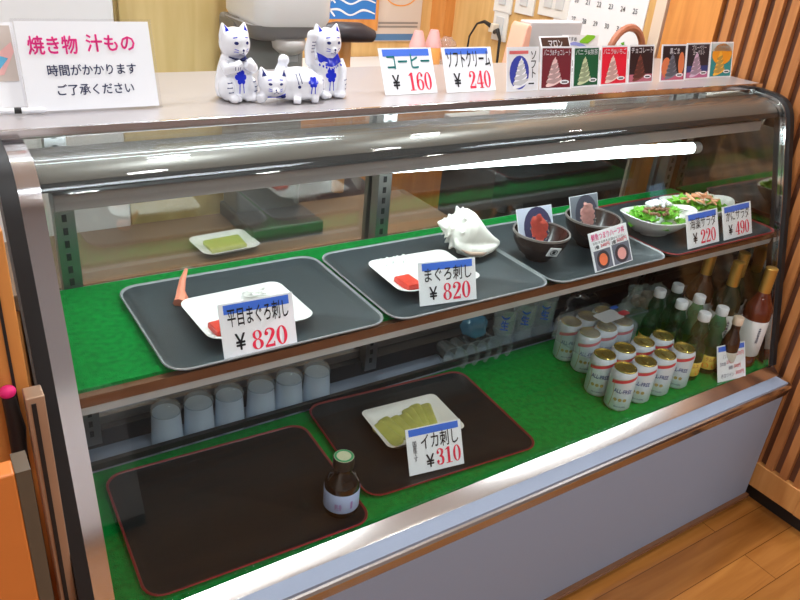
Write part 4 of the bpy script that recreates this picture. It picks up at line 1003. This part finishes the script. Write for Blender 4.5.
MB().lathe([(.0048,.02),(.0048,.03)], n=12).build('grip', M['dark'], pen, smooth=True)

cc = thing('reflector_counter', 'unseen white counter added for its reflection in the left chrome and front glass', 'counter', (-.3,-1.9,0))  # added out of view to give the chrome something white to reflect
MB().box(-.7,.92,0,.42,.06,.70).build('carcass', pbr('reflector_white', (.74,.76,.80), .5), cc, bevel=.004)
MB().box(-.72,.94,-.01,.44,.70,.735).build('worktop', pbr('reflector_top_white', (.8,.8,.8), .35), cc, bevel=.004)
MB().box(-.7,.92,.03,.40,0,.06).build('plinth', M['dark'], cc)
# ------------------------------------------------------------------ wooden partition at the left end
wp = thing('wooden_partition', 'orange wooden partition panel at the left end of the showcase', 'partition', (.0,.95,0))
MB().box(-.9,.080,.03,.06,0,1.155).build('panel', M['wood'], wp, bevel=.002)
MB().box(.060,.064,.028,.031,0,1.153).build('groove', M['dark'], wp)
ls = thing('low_shutter', 'orange wooden shutter door with dark edge at the lower left', 'shutter', (-.2,.80,0))
MB().box(-.6,.235,.0,.03,0,.92).build('panel', pbr('shutter_orange', (.62,.18,.035), .4, var=.08, vscale=14), ls, bevel=.003)
MB().box(.235,.252,.0,.04,0,.92).build('edge_strip', pbr('edge_greybrown', (.10,.075,.05), .4), ls)
ep = thing('end_post', 'narrow tan metal-faced post between the shutter and the showcase', 'post', (.083,.935,0))
MB().box(-.014,.010,0,.03,0,.93).build('post', pbr('tan_metal', (.45,.30,.20), .3, .4, var=.2, vscale=9), ep, bevel=.002)
MB().box(-.008,-.002,-.002,.0,.02,.92).build('groove', M['dark'], ep)
st3 = thing('strap', 'black strap with pink tip hanging at the wooden partition', 'strap', (.052,.968,.815))
m = MB().tube([(0,0,.0),(.003,0,.05),(0,0,.105)], [.010,.012,.009], 10); m.build('band', M['dark'], st3, smooth=True)
MB().ball((0,0,.112), (.011,.009,.010)).build('tip', pbr('tip_pink', (.85,.02,.2), .5), st3, smooth=True)

# ------------------------------------------------------------------ ceiling lamps and added light panels
dlm = emis('downlight', (1,.95,.88), 30)
k = 0
rowsn = ('front', 'middle', 'back')
dl0 = None
for j, y in enumerate((-1.6, .1, 1.42)):
    for i, x in enumerate((-.4, .72, 1.75, 2.95, 4.2)):
        if y > .7 and x > 2: continue
        lab = 'round ceiling downlight, %s row, number %s from the left wall' % (rowsn[j], ('one','two','three','four','five')[i])
        if dl0 is None:
            dl0 = thing('ceiling_downlight', lab, 'ceiling light', (x,y,2.5), (0,0,0), 'ceiling downlights')
            MB().lathe([(.075,-.004),(.095,-.004),(.095,0),(.075,0),(.075,-.004)], n=28, cap0=False, cap1=False).build('trim_ring', M['white'], dl0)
            MB().lathe([(.074,-.003),(.074,-.001)], n=28).build('diffuser', dlm, dl0)
        else: copy_tree(dl0, (x,y,2.5), None, lab)
        L = bpy.data.lights.new('downlight', 'AREA'); L.shape = 'DISK'; L.size = .15; L.energy = (5,4,9)[j]; L.color = (.93,.97,1); L.spread = math.radians(150)
        lo = bpy.data.objects.new('downlight', L); COL.objects.link(lo); lo.location = (x,y,2.494)
# unseen ceiling panels added to brighten the customer and staff sides
for n, (x, y, lx, ly, e) in enumerate(((1.0,-.75,1.25,.30,17), (.9,2.25,1.25,.28,25), (3.3,-.75,1.25,.3,16))):
    t = thing('added_ceiling_panel', 'unseen white ceiling panel added for fill light, %s' % ('above the customers','above the staff side','towards the added windows')[n], 'ceiling light', (x,y,2.5), (0,0,0), 'added ceiling fill panels')
    MB().box(-lx/2-.03,lx/2+.03,-ly/2-.03,ly/2+.03,-.05,0).build('housing', M['white'], t, bevel=.004)
    MB().box(-lx/2,lx/2,-ly/2,ly/2,-.056,-.05).build('diffuser', emis('added_panel_glow', (.95,.98,1), 2.5), t)
    L = bpy.data.lights.new('panel', 'AREA'); L.shape = 'RECTANGLE'; L.size = lx; L.size_y = ly; L.energy = e; L.color = (.84,.93,1)
    lo = bpy.data.objects.new('panel', L); COL.objects.link(lo); lo.location = (x,y,2.44)
wd = bpy.data.worlds.new('world'); SC.world = wd; wd.use_nodes = True
wd.node_tree.nodes['Background'].inputs[0].default_value = (.8,.85,1,1); wd.node_tree.nodes['Background'].inputs[1].default_value = .3
